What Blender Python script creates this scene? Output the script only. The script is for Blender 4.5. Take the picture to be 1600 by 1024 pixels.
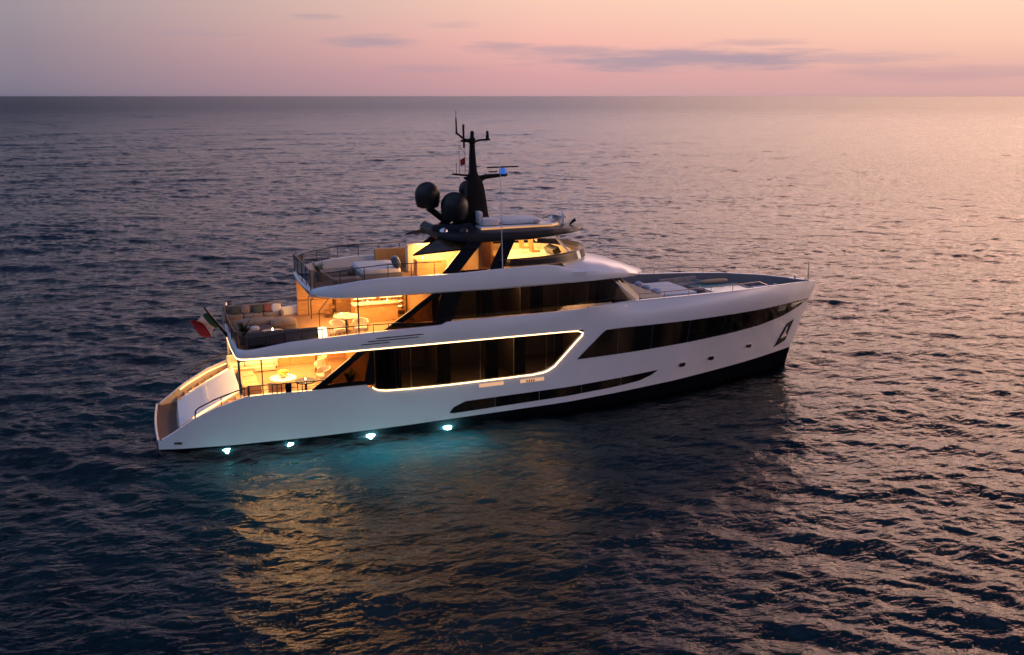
import bpy, bmesh, math, random
import numpy as np
from mathutils import Vector, Matrix
R = math.radians
sc = bpy.context.scene
for o in list(bpy.data.objects): bpy.data.objects.remove(o)
random.seed(7)

# ------------------------------------------------------------ camera
YAW, PITCH = 0.356161, math.atan(362/1500)
cam = bpy.data.objects.new('camera', bpy.data.cameras.new('camera'))
sc.collection.objects.link(cam)
cam.location = (1.0346, -45.6453, 15.3359)
cam.rotation_euler = (math.pi/2-PITCH, 0, -YAW)
cam.data.sensor_width = 36; cam.data.lens = 36*1500/1600
cam.data.clip_start = 0.5; cam.data.clip_end = 60000
sc.camera = cam

# ------------------------------------------------------------ world: dusk sky
w = bpy.data.worlds.new('World'); sc.world = w; w.use_nodes = True
nt = w.node_tree; nt.nodes.clear(); N = nt.nodes.new; L = nt.links.new
def wmath(op, a, b=None, c=None):
    n = N('ShaderNodeMath'); n.operation = op
    for i, v in enumerate((a, b, c)):
        if v is None: continue
        if isinstance(v, (int, float)): n.inputs[i].default_value = v
        else: L(v, n.inputs[i])
    return n.outputs[0]
def srgb(r, g, b, k=1.0):
    f = lambda c: (c/255/12.92 if c/255 <= .04045 else ((c/255+.055)/1.055)**2.4)*k
    return (f(r), f(g), f(b), 1)
tc = N('ShaderNodeTexCoord'); sx = N('ShaderNodeSeparateXYZ'); L(tc.outputs['Generated'], sx.inputs[0])
dx, dy, dz = sx.outputs
SUNAZ = YAW + R(58)                      # compass angle of the glow, right of the frame
hl = wmath('SQRT', wmath('ADD', wmath('MULTIPLY', dx, dx), wmath('ADD', wmath('MULTIPLY', dy, dy), 1e-5)))
adot = wmath('DIVIDE', wmath('ADD', wmath('MULTIPLY', dx, math.sin(SUNAZ)), wmath('MULTIPLY', dy, math.cos(SUNAZ))), hl)
tel = wmath('SQRT', wmath('MAXIMUM', dz, 0.0))
K = 5.0                                  # ramps hold radiance / K
def ramp(stops):
    r = N('ShaderNodeValToRGB'); cr = r.color_ramp; cr.interpolation = 'EASE'
    cr.interpolation = 'LINEAR'
    while len(cr.elements) < len(stops): cr.elements.new(.5)
    for e, (el, c) in zip(cr.elements, sorted(stops)):
        e.position = math.sqrt(math.sin(R(el))); e.color = [v/K for v in c[:3]]+[1]
    L(tel, r.inputs[0]); return r.outputs[0]
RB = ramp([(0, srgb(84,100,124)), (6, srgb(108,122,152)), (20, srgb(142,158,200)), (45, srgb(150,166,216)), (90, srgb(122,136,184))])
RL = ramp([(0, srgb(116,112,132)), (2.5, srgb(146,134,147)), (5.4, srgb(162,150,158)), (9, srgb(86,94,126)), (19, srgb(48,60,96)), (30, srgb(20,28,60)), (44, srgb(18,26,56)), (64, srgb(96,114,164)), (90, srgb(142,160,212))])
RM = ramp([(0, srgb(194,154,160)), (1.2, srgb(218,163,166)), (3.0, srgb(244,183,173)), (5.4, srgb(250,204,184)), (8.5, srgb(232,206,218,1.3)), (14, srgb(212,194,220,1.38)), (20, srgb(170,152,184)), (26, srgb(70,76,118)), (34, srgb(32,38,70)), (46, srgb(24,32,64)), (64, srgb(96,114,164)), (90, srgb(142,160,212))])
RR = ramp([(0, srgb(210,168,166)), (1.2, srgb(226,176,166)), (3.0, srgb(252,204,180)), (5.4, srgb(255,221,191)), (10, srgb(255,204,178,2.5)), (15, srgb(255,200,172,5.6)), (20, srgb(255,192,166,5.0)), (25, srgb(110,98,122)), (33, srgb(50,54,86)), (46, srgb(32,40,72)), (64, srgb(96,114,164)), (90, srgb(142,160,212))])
def mixc(f, a, b):
    m = N('ShaderNodeMix'); m.data_type = 'RGBA'; L(f, m.inputs[0]); L(a, m.inputs[6]); L(b, m.inputs[7]); return m.outputs[2]
def sstep(v, a, b):
    m = N('ShaderNodeMapRange'); m.interpolation_type = 'SMOOTHSTEP'; m.inputs[1].default_value = a; m.inputs[2].default_value = b; L(v, m.inputs[0]); return m.outputs[0]
def lstep(v, a, b):
    m = N('ShaderNodeMapRange'); m.inputs[1].default_value = a; m.inputs[2].default_value = b; L(v, m.inputs[0]); return m.outputs[0]
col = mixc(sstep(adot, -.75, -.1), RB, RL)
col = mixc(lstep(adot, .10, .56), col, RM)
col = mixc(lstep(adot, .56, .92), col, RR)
# thin cloud bars low over the horizon
az = wmath('ARCTAN2', dx, dy)
rel = wmath('SUBTRACT', az, YAW)
cv = N('ShaderNodeCombineXYZ'); L(wmath('MULTIPLY', rel, 8.0), cv.inputs[0]); L(wmath('MULTIPLY', dz, 75.0), cv.inputs[1])
nz = N('ShaderNodeTexNoise'); nz.inputs['Scale'].default_value = 1.7; nz.inputs['Detail'].default_value = 7; nz.inputs['Roughness'].default_value = .62
L(cv.outputs[0], nz.inputs['Vector'])
def cloud(azc, elc, wa, we, gain):       # one lenticular bank: centre azimuth / elevation (deg), half sizes
    a = wmath('DIVIDE', wmath('SUBTRACT', rel, R(azc)), R(wa)); e = wmath('DIVIDE', wmath('SUBTRACT', dz, math.sin(R(elc))), R(we))
    d = wmath('ADD', wmath('MULTIPLY', a, a), wmath('MULTIPLY', e, e))
    g = wmath('SUBTRACT', 1.15, d)
    g = wmath('ADD', g, wmath('MULTIPLY', wmath('SUBTRACT', nz.outputs[0], .5), 2.5))
    return wmath('MULTIPLY', sstep(g, .1, 1.35), gain)
banks = [cloud(9.5, 1.98, 10.5, .80, .85), cloud(3.0, 2.5, 6.0, .42, .55), cloud(-7.8, 3.0, 3.4, .48, .66), cloud(-.6, 2.65, 2.8, .42, .55), cloud(18.5, 2.0, 6.0, .42, .45),
         cloud(-11, 4.3, 1.8, .24, .4), cloud(-18, 3.3, 4.2, .26, .28), cloud(23, 1.2, 7.0, .6, .32), cloud(-3.2, 3.9, 2.2, .26, .25), cloud(-4.5, 1.5, 3.4, .3, .3), cloud(14, 2.9, 3.6, .26, .4)]
cm = banks[0]
for b in banks[1:]: cm = wmath('MAXIMUM', cm, b)
ccol = N('ShaderNodeRGB'); ccol.outputs[0].default_value = [v/K for v in srgb(166,150,166)[:3]]+[1]
col = mixc(cm, col, ccol.outputs[0])
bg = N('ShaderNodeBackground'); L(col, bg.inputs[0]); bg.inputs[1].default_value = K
sky = N('ShaderNodeTexSky'); sky.sky_type = 'NISHITA'; sky.sun_disc = False; sky.sun_elevation = R(1.5); sky.sun_rotation = SUNAZ
bg2 = N('ShaderNodeBackground'); L(sky.outputs[0], bg2.inputs[0]); bg2.inputs[1].default_value = .005
ad = N('ShaderNodeAddShader'); L(bg.outputs[0], ad.inputs[0]); L(bg2.outputs[0], ad.inputs[1])
wo = N('ShaderNodeOutputWorld'); L(ad.outputs[0], wo.inputs[0])

sun = bpy.data.objects.new('sun', bpy.data.lights.new('sun', 'SUN')); sc.collection.objects.link(sun)
sun.data.energy = .3; sun.data.angle = R(12); sun.data.color = (1, .74, .62)
se = R(5); sd = Vector((math.sin(SUNAZ)*math.cos(se), math.cos(SUNAZ)*math.cos(se), math.sin(se)))
sun.rotation_euler = (-sd).to_track_quat('-Z', 'Y').to_euler()

vs = sc.view_settings; vs.view_transform = 'Standard'; vs.look = 'None'; vs.exposure = 0; vs.gamma = 1; vs.use_curve_mapping = False
cy = sc.cycles; cy.use_denoising = True; cy.max_bounces = 8; cy.transmission_bounces = 6; cy.glossy_bounces = 4; cy.diffuse_bounces = 3
cy.sample_clamp_indirect = 3.0; cy.sample_clamp_direct = 0; cy.caustics_reflective = True; cy.caustics_refractive = True
try: cy.denoising_input_passes = 'RGB_ALBEDO_NORMAL'; cy.denoising_prefilter = 'ACCURATE'
except Exception: pass

# ------------------------------------------------------------ materials
MATS = {}
def mat(name, base=(.8,.8,.8), rough=.5, metal=0, emis=None, es=0, var=0, vscale=4, bump=0, bscale=30, coat=0, spec=.5, trans=0, alpha=1, stretch=(1,1,1)):
    m = bpy.data.materials.new(name); m.use_nodes = True; t = m.node_tree; p = t.nodes['Principled BSDF']
    p.inputs['Base Color'].default_value = (*base, 1); p.inputs['Roughness'].default_value = rough; p.inputs['Metallic'].default_value = metal
    p.inputs['Coat Weight'].default_value = coat; p.inputs['Specular IOR Level'].default_value = spec
    p.inputs['Transmission Weight'].default_value = trans; p.inputs['Alpha'].default_value = alpha
    if emis: p.inputs['Emission Color'].default_value = (*emis, 1); p.inputs['Emission Strength'].default_value = es
    if var or bump:
        c = t.nodes.new('ShaderNodeTexCoord'); mp = t.nodes.new('ShaderNodeMapping'); mp.inputs['Scale'].default_value = stretch
        t.links.new(c.outputs['Object'], mp.inputs[0])
    if var:
        n = t.nodes.new('ShaderNodeTexNoise'); n.inputs['Scale'].default_value = vscale; n.inputs['Detail'].default_value = 5; t.links.new(mp.outputs[0], n.inputs['Vector'])
        r = t.nodes.new('ShaderNodeValToRGB'); r.color_ramp.elements[0].position = .3; r.color_ramp.elements[1].position = .7
        r.color_ramp.elements[0].color = (*[max(0, v*(1-var)) for v in base], 1); r.color_ramp.elements[1].color = (*[min(1, v*(1+var)) for v in base], 1)
        t.links.new(n.outputs[0], r.inputs[0]); t.links.new(r.outputs[0], p.inputs['Base Color'])
    if bump:
        n = t.nodes.new('ShaderNodeTexNoise'); n.inputs['Scale'].default_value = bscale; n.inputs['Detail'].default_value = 4; t.links.new(mp.outputs[0], n.inputs['Vector'])
        b = t.nodes.new('ShaderNodeBump'); b.inputs['Strength'].default_value = bump; b.inputs['Distance'].default_value = .02
        t.links.new(n.outputs[0], b.inputs['Height']); t.links.new(b.outputs[0], p.inputs['Normal'])
    MATS[name] = m; return m
WARM = (1, .52, .16)
white = mat('white_gelcoat', (.85,.86,.88), .20, var=.03, vscale=.5, coat=.3, bump=.10, bscale=.9)
boot = mat('bottom_paint', (.005,.006,.009), .9, var=.3, vscale=3, spec=0)
black = mat('black_gloss', (.006,.006,.007), .22, var=.2, spec=.3)
carbon = mat('dark_metallic', (.010,.013,.015), .38, var=.2, spec=.4)
mastblack = mat('mast_black', (.004,.004,.005), .55, var=.2, spec=.2)
teak = mat('teak', (.30,.17,.085), .55, var=.25, vscale=3, stretch=(1,14,1), bump=.2)
greydeck = mat('grey_deck', (.17,.17,.18), .6, var=.1)
wood = mat('warm_wood', (.50,.27,.11), .45, var=.22, vscale=2.5, stretch=(1,1,10))
wood2 = mat('dark_wood', (.22,.10,.045), .4, var=.3, vscale=3, stretch=(1,1,8))
lining = mat('grey_lining', (.20,.20,.22), .5, var=.08)
ceil = mat('ceiling', (.70,.62,.5), .4)
steel = mat('steel', (.55,.55,.57), .25, metal=1)
darkrail = mat('dark_rail', (.05,.045,.045), .3, metal=.6)
fab_dark = mat('fabric_dark', (.11,.095,.095), .9, var=.15, bump=.3)
fab_grey = mat('fabric_grey', (.30,.27,.26), .9, var=.12, bump=.3)
fab_taupe = mat('fabric_taupe', (.33,.25,.2), .9, var=.12, bump=.3)
fab_white = mat('fabric_white', (.72,.70,.70), .9, var=.06, bump=.2)
fab_green = mat('fabric_green', (.10,.12,.09), .9, var=.2)
fab_red = mat('fabric_red', (.30,.11,.10), .9, var=.2)
fab_blue = mat('fabric_blue', (.05,.08,.14), .9, var=.3, vscale=12)
cream = mat('cream_upholstery', (.62,.50,.36), .8, var=.1)
leaf = mat('leaf', (.035,.05,.02), .6, var=.5, vscale=9)
flower = mat('flower', (.75,.55,.12), .7, var=.4, vscale=20)
pot = mat('planter', (.16,.15,.14), .6, var=.2)
pool = mat('pool_water', (.10,.36,.42), .06, var=.12, vscale=6, bump=.2, bscale=8)
led = mat('led', (.9,.8,.6), .5, emis=(1,.58,.26), es=4.6)
led_soft = mat('led_soft', (.9,.8,.6), .5, emis=(1,.52,.17), es=4)
downl = mat('downlight', (.9,.8,.6), .5, emis=(1,.72,.38), es=14)
shelfled = mat('shelf_light', (.9,.8,.6), .5, emis=(1,.62,.2), es=6)
uwl = mat('underwater_lamp', (.8,.9,.9), .5, emis=(.36,.95,.78), es=1050)
uws = mat('underwater_lamp_small', (.8,.9,.9), .5, emis=(.36,.95,.78), es=1200)
led_dim = mat('led_dim', (.6,.4,.2), .5, emis=(1,.45,.14), es=.6)
coved = mat('cove_light', (.9,.8,.6), .5, emis=(1,.60,.24), es=27)
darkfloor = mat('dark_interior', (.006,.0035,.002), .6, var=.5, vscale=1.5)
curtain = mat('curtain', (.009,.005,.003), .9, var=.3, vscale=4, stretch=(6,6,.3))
blueglow = mat('radar_blue_glow', (.02,.05,.2), .5, emis=(.05,.25,1), es=.45)  # blue light on the radar, put into its material as glow
fgreen = mat('flag_green', (.015,.075,.03), .8, var=.15); fwhite = mat('flag_white', (.55,.48,.46), .8, var=.05); fred = mat('flag_red', (.26,.008,.014), .8, var=.15)
fgold = mat('flag_gold', (.35,.2,.06), .8)
def glass_mat(name, tint, es, sx_=1.0, lit=(1,.50,.26)):  # dark glass; warm streaks of room light put in as its own glow
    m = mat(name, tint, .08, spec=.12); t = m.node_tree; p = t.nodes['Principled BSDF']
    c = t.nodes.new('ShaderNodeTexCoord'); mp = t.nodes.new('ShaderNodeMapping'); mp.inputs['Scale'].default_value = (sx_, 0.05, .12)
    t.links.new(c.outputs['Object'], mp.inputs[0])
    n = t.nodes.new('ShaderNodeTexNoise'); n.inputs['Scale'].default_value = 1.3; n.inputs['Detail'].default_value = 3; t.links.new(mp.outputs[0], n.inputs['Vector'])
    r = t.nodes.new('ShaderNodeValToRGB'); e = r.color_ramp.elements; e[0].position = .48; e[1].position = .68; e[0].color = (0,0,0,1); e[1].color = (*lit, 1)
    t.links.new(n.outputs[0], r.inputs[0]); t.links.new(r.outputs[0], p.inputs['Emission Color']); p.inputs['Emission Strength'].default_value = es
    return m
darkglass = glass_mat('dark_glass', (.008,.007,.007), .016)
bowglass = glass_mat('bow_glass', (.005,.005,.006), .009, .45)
def clear_glass(name, tint, op):
    m = bpy.data.materials.new(name); m.use_nodes = True; t = m.node_tree; t.nodes.clear()
    tr = t.nodes.new('ShaderNodeBsdfTransparent'); tr.inputs[0].default_value = (*tint, 1)
    gl = t.nodes.new('ShaderNodeBsdfGlossy'); gl.inputs['Roughness'].default_value = .04
    fr = t.nodes.new('ShaderNodeFresnel'); fr.inputs[0].default_value = 1.45
    mx = t.nodes.new('ShaderNodeMixShader'); t.links.new(fr.outputs[0], mx.inputs[0]); t.links.new(tr.outputs[0], mx.inputs[1]); t.links.new(gl.outputs[0], mx.inputs[2])
    o = t.nodes.new('ShaderNodeOutputMaterial'); t.links.new(mx.outputs[0], o.inputs[0]); return m
tintglass = clear_glass('tinted_glass', (.34,.30,.28), 1)
smokeglass = clear_glass('smoked_glass', (.24,.20,.15), 1)
roofglass = mat('roof_smoked_glass', (.045,.030,.014), .16, var=.5, vscale=2.5, spec=.5)
platteak = mat('dark_teak', (.10,.06,.04), .55, var=.3, vscale=3, stretch=(14,1,1))
saloonglass = clear_glass('saloon_glass', (.17,.125,.085), 1)
windglass = clear_glass('windscreen_glass', (.06,.06,.052), 1)
railglass = clear_glass('rail_glass', (.72,.70,.70), 1)

# ------------------------------------------------------------ mesh helpers
class MB:
    def __init__(s): s.v = []; s.f = []; s.mi = []; s.cur = 0
    def add(s, vs, fs):
        b = len(s.v); s.v += [tuple(p) for p in vs]; s.f += [tuple(i+b for i in f) for f in fs]; s.mi += [s.cur]*len(fs)
    def box(s, c, d, rz=0, ry=0, taper=1.0, rx=0):
        hx, hy, hz = d[0]/2, d[1]/2, d[2]/2; M = Matrix.Rotation(rz, 3, 'Z') @ Matrix.Rotation(ry, 3, 'Y') @ Matrix.Rotation(rx, 3, 'X')
        vs = []
        for k, z in ((1, -hz), (taper, hz)):
            for x, y in ((-hx,-hy),(hx,-hy),(hx,hy),(-hx,hy)): vs.append(M @ Vector((x*k, y*k, z)) + Vector(c))
        s.add(vs, [(3,2,1,0),(4,5,6,7),(0,1,5,4),(1,2,6,5),(2,3,7,6),(3,0,4,7)])
    def cushion(s, c, d, rz=0, ry=0, r=.3, rx=0):      # pillow-like rounded block
        M = Matrix.Rotation(rz, 3, 'Z') @ Matrix.Rotation(ry, 3, 'Y') @ Matrix.Rotation(rx, 3, 'X'); n = 10; m = 6; vs = []; fs = []
        def se(a, p): return math.copysign(abs(a)**p, a)
        for i in range(m+1):
            ph = -math.pi/2 + math.pi*i/m
            for j in range(n*2):
                th = math.pi*j/n
                vs.append(M @ Vector((se(math.cos(ph), r)*se(math.cos(th), r)*d[0]/2, se(math.cos(ph), r)*se(math.sin(th), r)*d[1]/2, se(math.sin(ph), r*1.4)*d[2]/2)) + Vector(c))
        for i in range(m):
            for j in range(n*2):
                k = (j+1) % (n*2); fs.append((i*2*n+j, i*2*n+k, (i+1)*2*n+k, (i+1)*2*n+j))
        s.add(vs, fs)
    def tube(s, pts, r, n=6, closed=False):
        pts = [Vector(p) for p in pts]; m = len(pts); rr = r if isinstance(r, (list, tuple)) else [r]*m; vs = []
        for i, p in enumerate(pts):
            a = pts[(i-1) % m] if (closed or i > 0) else p; b = pts[(i+1) % m] if (closed or i < m-1) else p
            d = (b-a).normalized(); u = d.cross(Vector((0,0,1)))
            if u.length < 1e-3: u = d.cross(Vector((0,1,0)))
            u.normalize(); v = d.cross(u)
            for k in range(n):
                t = 2*math.pi*k/n; vs.append(p + (u*math.cos(t)+v*math.sin(t))*rr[i])
        fs = []
        for i in range(m if closed else m-1):
            for k in range(n):
                a = i*n+k; b = i*n+(k+1) % n; j = (i+1) % m; fs.append((a, b, j*n+(k+1) % n, j*n+k))
        if not closed: fs += [tuple(range(n))[::-1], tuple((m-1)*n+k for k in range(n))]
        s.add(vs, fs)
    def lathe(s, c, prof, n=24):
        vs = []; fs = []
        for r, z in prof:
            for k in range(n):
                t = 2*math.pi*k/n; vs.append((c[0]+r*math.cos(t), c[1]+r*math.sin(t), c[2]+z))
        for i in range(len(prof)-1):
            for k in range(n): fs.append((i*n+k, i*n+(k+1) % n, (i+1)*n+(k+1) % n, (i+1)*n+k))
        fs += [tuple(range(n))[::-1], tuple((len(prof)-1)*n+k for k in range(n))]
        s.add(vs, fs)
    def grid(s, rows, closed=False, flip=False):
        n = len(rows[0]); vs = [p for r in rows for p in r]; fs = []
        for i in range(len(rows)-1):
            for j in range(n if closed else n-1):
                k = (j+1) % n; f = (i*n+j, i*n+k, (i+1)*n+k, (i+1)*n+j); fs.append(f[::-1] if flip else f)
        s.add(vs, fs)
    def prism(s, poly, z0, z1):       # plan polygon extruded in z
        n = len(poly); vs = [(x, y, z0) for x, y in poly]+[(x, y, z1) for x, y in poly]
        s.add(vs, [tuple(range(n))[::-1], tuple(range(n, 2*n))]+[(i, (i+1) % n, n+(i+1) % n, n+i) for i in range(n)])
    def slab(s, poly, th, ax=1):     # polygon of (x,y,z) given, thickened along axis
        n = len(poly); d = [0,0,0]; d[ax] = th; q = [tuple(p[i]+d[i] for i in range(3)) for p in poly]
        s.add(list(poly)+q, [tuple(range(n)), tuple(range(n, 2*n))[::-1]]+[(i, n+i, n+(i+1) % n, (i+1) % n) for i in range(n)])
    def build(s, name, m, parent=None, smooth=False, bevel=0, loc=None):
        me = bpy.data.meshes.new(name); off = Vector(loc) if loc else Vector((0,0,0))
        me.from_pydata([tuple(Vector(p)-off) for p in s.v], [], s.f); me.update()
        for mm in (m if isinstance(m, (list, tuple)) else [m]): me.materials.append(mm)
        if any(s.mi): me.polygons.foreach_set('material_index', s.mi)
        b = bmesh.new(); b.from_mesh(me); bmesh.ops.remove_doubles(b, verts=b.verts, dist=1e-5); bmesh.ops.recalc_face_normals(b, faces=b.faces); b.to_mesh(me); b.free()
        o = bpy.data.objects.new(name, me); sc.collection.objects.link(o); o.location = off
        if parent: o.parent = parent; o.location = off - Vector(parent.location)
        if smooth:
            me.polygons.foreach_set('use_smooth', [True]*len(me.polygons)); me.set_sharp_from_angle(angle=R(40))
        if bevel:
            bv = o.modifiers.new('bevel', 'BEVEL'); bv.width = bevel; bv.segments = 2; bv.limit_method = 'ANGLE'; bv.angle_limit = R(40)
        return o
def tag(o, label=None, cat=None, group=None, kind=None):
    if label: o['label'] = label
    if cat: o['category'] = cat
    if group: o['group'] = group
    if kind: o['kind'] = kind
    return o
def empty(name, loc, label, cat, group=None):
    o = bpy.data.objects.new(name, None); sc.collection.objects.link(o); o.location = loc; o.empty_display_size = .3
    return tag(o, label, cat, group)
def copy_tree(o, parent=None):
    c = o.copy(); sc.collection.objects.link(c); c.parent = parent
    for ch in [x for x in bpy.data.objects if x.parent == o]: copy_tree(ch, c)
    return c
def lamp(name, kind, loc, energy, color, parent=None, size=.3, rot=(0,0,0), sy=None, spot=None):
    d = bpy.data.lights.new(name, kind); d.energy = energy; d.color = color
    if kind == 'AREA':
        d.size = size
        if sy: d.shape = 'RECTANGLE'; d.size_y = sy
    else: d.shadow_soft_size = size
    if spot: d.spot_size = spot; d.spot_blend = .8
    o = bpy.data.objects.new(name, d); sc.collection.objects.link(o); o.location = loc; o.rotation_euler = rot
    if parent: o.parent = parent; o.location = Vector(loc)-Vector(parent.location)
    return o
def pl(pts, x):                       # piecewise linear lookup
    return float(np.interp(x, [p[0] for p in pts], [p[1] for p in pts]))
def linsp(a, b, n): return [a+(b-a)*i/(n-1) for i in range(n)]

# ------------------------------------------------------------ sea
def build_sea():
    rng = np.random.default_rng(5)
    cx, cyy = 1.0, -45.6
    ang = [math.degrees(YAW)-40, math.degrees(YAW)+40]
    a1 = np.linspace(ang[0], ang[1], 1500); a2 = np.linspace(ang[1], ang[0]+360, 160)[1:-1]
    th = np.radians(np.concatenate([a1, a2]))
    rr = [6.0]
    while rr[-1] < 40000:
        r = rr[-1]; rr.append(r + max(.075, r*(.003 if r < 450 else (.005 if r < 2500 else (.008 if r < 14000 else .04)))))
    rr = np.array(rr); nr, na = len(rr), len(th)
    X = cx + rr[:, None]*np.sin(th)[None]; Y = cyy + rr[:, None]*np.cos(th)[None]
    sp = np.maximum(np.gradient(rr), rr*np.radians(80/1500))[:, None]*np.ones(na)[None]
    sp[:, len(a1):] = np.maximum(sp[:, len(a1):], (rr*np.radians(2))[:, None])
    Z = np.zeros_like(X); DX = np.zeros_like(X); DY = np.zeros_like(X)
    nw = 110; wind = YAW + R(8)
    lam = np.exp(np.linspace(math.log(.40), math.log(15), nw))*rng.uniform(.94, 1.06, nw)
    lam = np.concatenate([lam, np.exp(np.linspace(math.log(16), math.log(70), 16))]); nw = len(lam)
    for i in range(nw):
        l = lam[i]; spread = R(52) if l < 2.2 else R(38)
        d = wind + rng.normal()*spread*.72
        if l > 7: d = wind + R(-34) + rng.normal()*R(16)
        k = 2*math.pi/l; s = .0215*(1.0 if l < 3 else (.55 if l < 6 else (.40 if l < 16 else .32)))        # slope per component
        A = s/k*(np.clip((rr-140)/260, 0, 1)[:, None] if l > 15.5 else 1.0)
        fade = np.clip((l/sp-.6)/1.3, 0, 1)
        ph = k*(X*math.sin(d)+Y*math.cos(d))+rng.uniform(0, 6.283)
        q = .75
        c_ = np.cos(ph); Z += A*fade*c_; sn = np.sin(ph)*A*fade*q
        DX -= sn*math.sin(d); DY -= sn*math.cos(d)
    # gusts: patches of calmer and rougher water
    g = np.zeros_like(X)
    for i in range(14):
        l = rng.uniform(14, 60); d = rng.uniform(0, 6.283); g += np.sin(2*math.pi/l*(X*math.sin(d)+Y*math.cos(d))+rng.uniform(0, 6.283))
    g = 1+.16*g/2.6
    X += DX; Y += DY; Z *= g
    co = np.stack([X, Y, Z], -1).reshape(-1, 3).astype(np.float32)
    idx = np.arange(nr*na, dtype=np.int32).reshape(nr, na)
    a = idx[:-1, :]; b = np.roll(idx, -1, 1)[:-1, :]; c = np.roll(idx, -1, 1)[1:, :]; d = idx[1:, :]
    q = np.stack([a, b, c, d], -1).reshape(-1, 4)
    me = bpy.data.meshes.new('sea_water'); me.vertices.add(len(co)+1); co = np.vstack([co, [[cx, cyy, 0]]])
    me.vertices.foreach_set('co', co.ravel())
    tri = np.stack([idx[0], np.roll(idx[0], -1), np.full(na, nr*na, dtype=np.int32)], -1)
    nq = len(q); me.loops.add(nq*4+len(tri)*3); me.loops.foreach_set('vertex_index', np.concatenate([q.ravel(), tri.ravel()]).astype(np.int32))
    me.polygons.add(nq+len(tri)); st = np.concatenate([np.arange(nq)*4, nq*4+np.arange(len(tri))*3]).astype(np.int32)
    me.polygons.foreach_set('loop_start', st); me.polygons.foreach_set('use_smooth', np.ones(nq+len(tri), dtype=bool)); me.update(calc_edges=True)
    o = bpy.data.objects.new('sea_water', me); sc.collection.objects.link(o); tag(o, kind='structure')
    m = bpy.data.materials.new('sea'); m.use_nodes = True; t = m.node_tree; p = t.nodes['Principled BSDF']; n_ = t.nodes.new; l_ = t.links.new
    p.inputs['Base Color'].default_value = (.55,.82,.86,1); p.inputs['Transmission Weight'].default_value = 1; p.inputs['IOR'].default_value = 1.333; p.inputs['Roughness'].default_value = .05
    ge = n_('ShaderNodeNewGeometry'); vl = n_('ShaderNodeVectorMath'); vl.operation = 'LENGTH'; l_(ge.outputs['Position'], vl.inputs[0])
    lg = n_('ShaderNodeMath'); lg.operation = 'LOGARITHM'; lg.inputs[1].default_value = 2; l_(vl.outputs['Value'], lg.inputs[0])
    mr = n_('ShaderNodeMapRange'); mr.inputs[1].default_value = 6.6; mr.inputs[2].default_value = 10.3; mr.inputs[3].default_value = .06; mr.inputs[4].default_value = .31; l_(lg.outputs[0], mr.inputs[0]); l_(mr.outputs[0], p.inputs['Roughness'])
    tcn = n_('ShaderNodeTexCoord'); h = None
    for scl, rot, dist, stn in ((.42, -8, .20, (1, 2.0, 1)), (1.1, 12, .085, (1, 1.9, 1)), (3.2, -25, .042, (1, 1.6, 1)), (8.5, 10, .014, (1, 1.3, 1))):
        mp = n_('ShaderNodeMapping'); mp.inputs['Rotation'].default_value = (0, 0, YAW+R(rot)); mp.inputs['Scale'].default_value = stn; l_(tcn.outputs['Object'], mp.inputs[0])
        z = n_('ShaderNodeTexNoise'); z.inputs['Scale'].default_value = scl; z.inputs['Detail'].default_value = 3; z.inputs['Distortion'].default_value = .4; l_(mp.outputs[0], z.inputs['Vector'])
        b = n_('ShaderNodeBump'); b.inputs['Distance'].default_value = dist; b.inputs['Strength'].default_value = 1
        l_(z.outputs[0], b.inputs['Height'])
        if h: l_(h, b.inputs['Normal'])
        h = b.outputs[0]
    l_(h, p.inputs['Normal'])
    me.materials.append(m)
    # the turbid water under the surface, which swallows light a couple of metres down
    mm = mat('deep_water', (.004,.020,.032), .9, var=.4, vscale=.35, spec=0)
    mb = MB(); mb.add([(-300,-300,-2.1),(300,-300,-2.1),(300,300,-2.1),(-300,300,-2.1)], [(0,1,2,3)]); 
    mb.add([(-40000,-40000,-2.6),(40000,-40000,-2.6),(40000,40000,-2.6),(-40000,40000,-2.6)], [(0,1,2,3)])
    tag(mb.build('deep_water', mm), kind='structure')
build_sea()
# ------------------------------------------------------------ the yacht
Y = empty('motor_yacht', (0,0,0), 'large white motor yacht with black windows and warm lit decks, alone on the open sea', 'yacht')
SLO = [(-1,.62),(0,.70),(.03,.80),(.10,.905),(.2,.975),(.3,1),(.55,1),(.634,.915),(.735,.75),(.797,.60),(.88,.39),(.95,.18),(.985,.06),(1,0)]
def smooth_interp(pts, n=400):
    xs = np.linspace(pts[0][0], pts[-1][0], n); ys = np.interp(xs, [p[0] for p in pts], [p[1] for p in pts])
    k = np.hanning(13); k /= k.sum(); yp = np.pad(ys, 6, mode='edge'); return xs, np.convolve(yp, k, 'valid')
LOx, LOy = smooth_interp([(p[0], p[1]*3.86) for p in SLO if p[0] >= 0])
HIx, HIy = smooth_interp([(0,2.7),(.02,3.15),(.035,3.35),(.078,3.6),(.113,3.68),(.19,3.83),(.245,3.87),(.5,3.87),(.60,3.86),(.65,3.80),(.71,3.66),(.757,3.45),(.81,3.14),(.865,2.63),(.92,1.82),(.96,.98),(.99,.34),(1,0)])
LOy[-1] = HIy[-1] = 0
def stem(z): return pl([(-2.5,34.2),(0,35.25),(.95,35.5),(1.4,35.74),(2.57,36.12),(3.8,36.64),(4.75,37.02),(5.3,37.1)], z)
def hb(x, z):
    s = min(max(x/stem(z), 0), 1); a = float(np.interp(s, LOx, LOy)); b = float(np.interp(s, HIx, HIy))
    t = min(max((z-.3)/4.6, 0), 1); t = t**1.25
    v = a*(1-t)+b*t
    if z > 4.15 and x > 20.6: v -= min(1, (x-20.6)/3)*.26*(z-4.15)**2*min(1, v/1.2)
    if z < .25: v *= 1-.10*((.25-z)/1.5)**1.5
    return max(v, 0)
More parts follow.
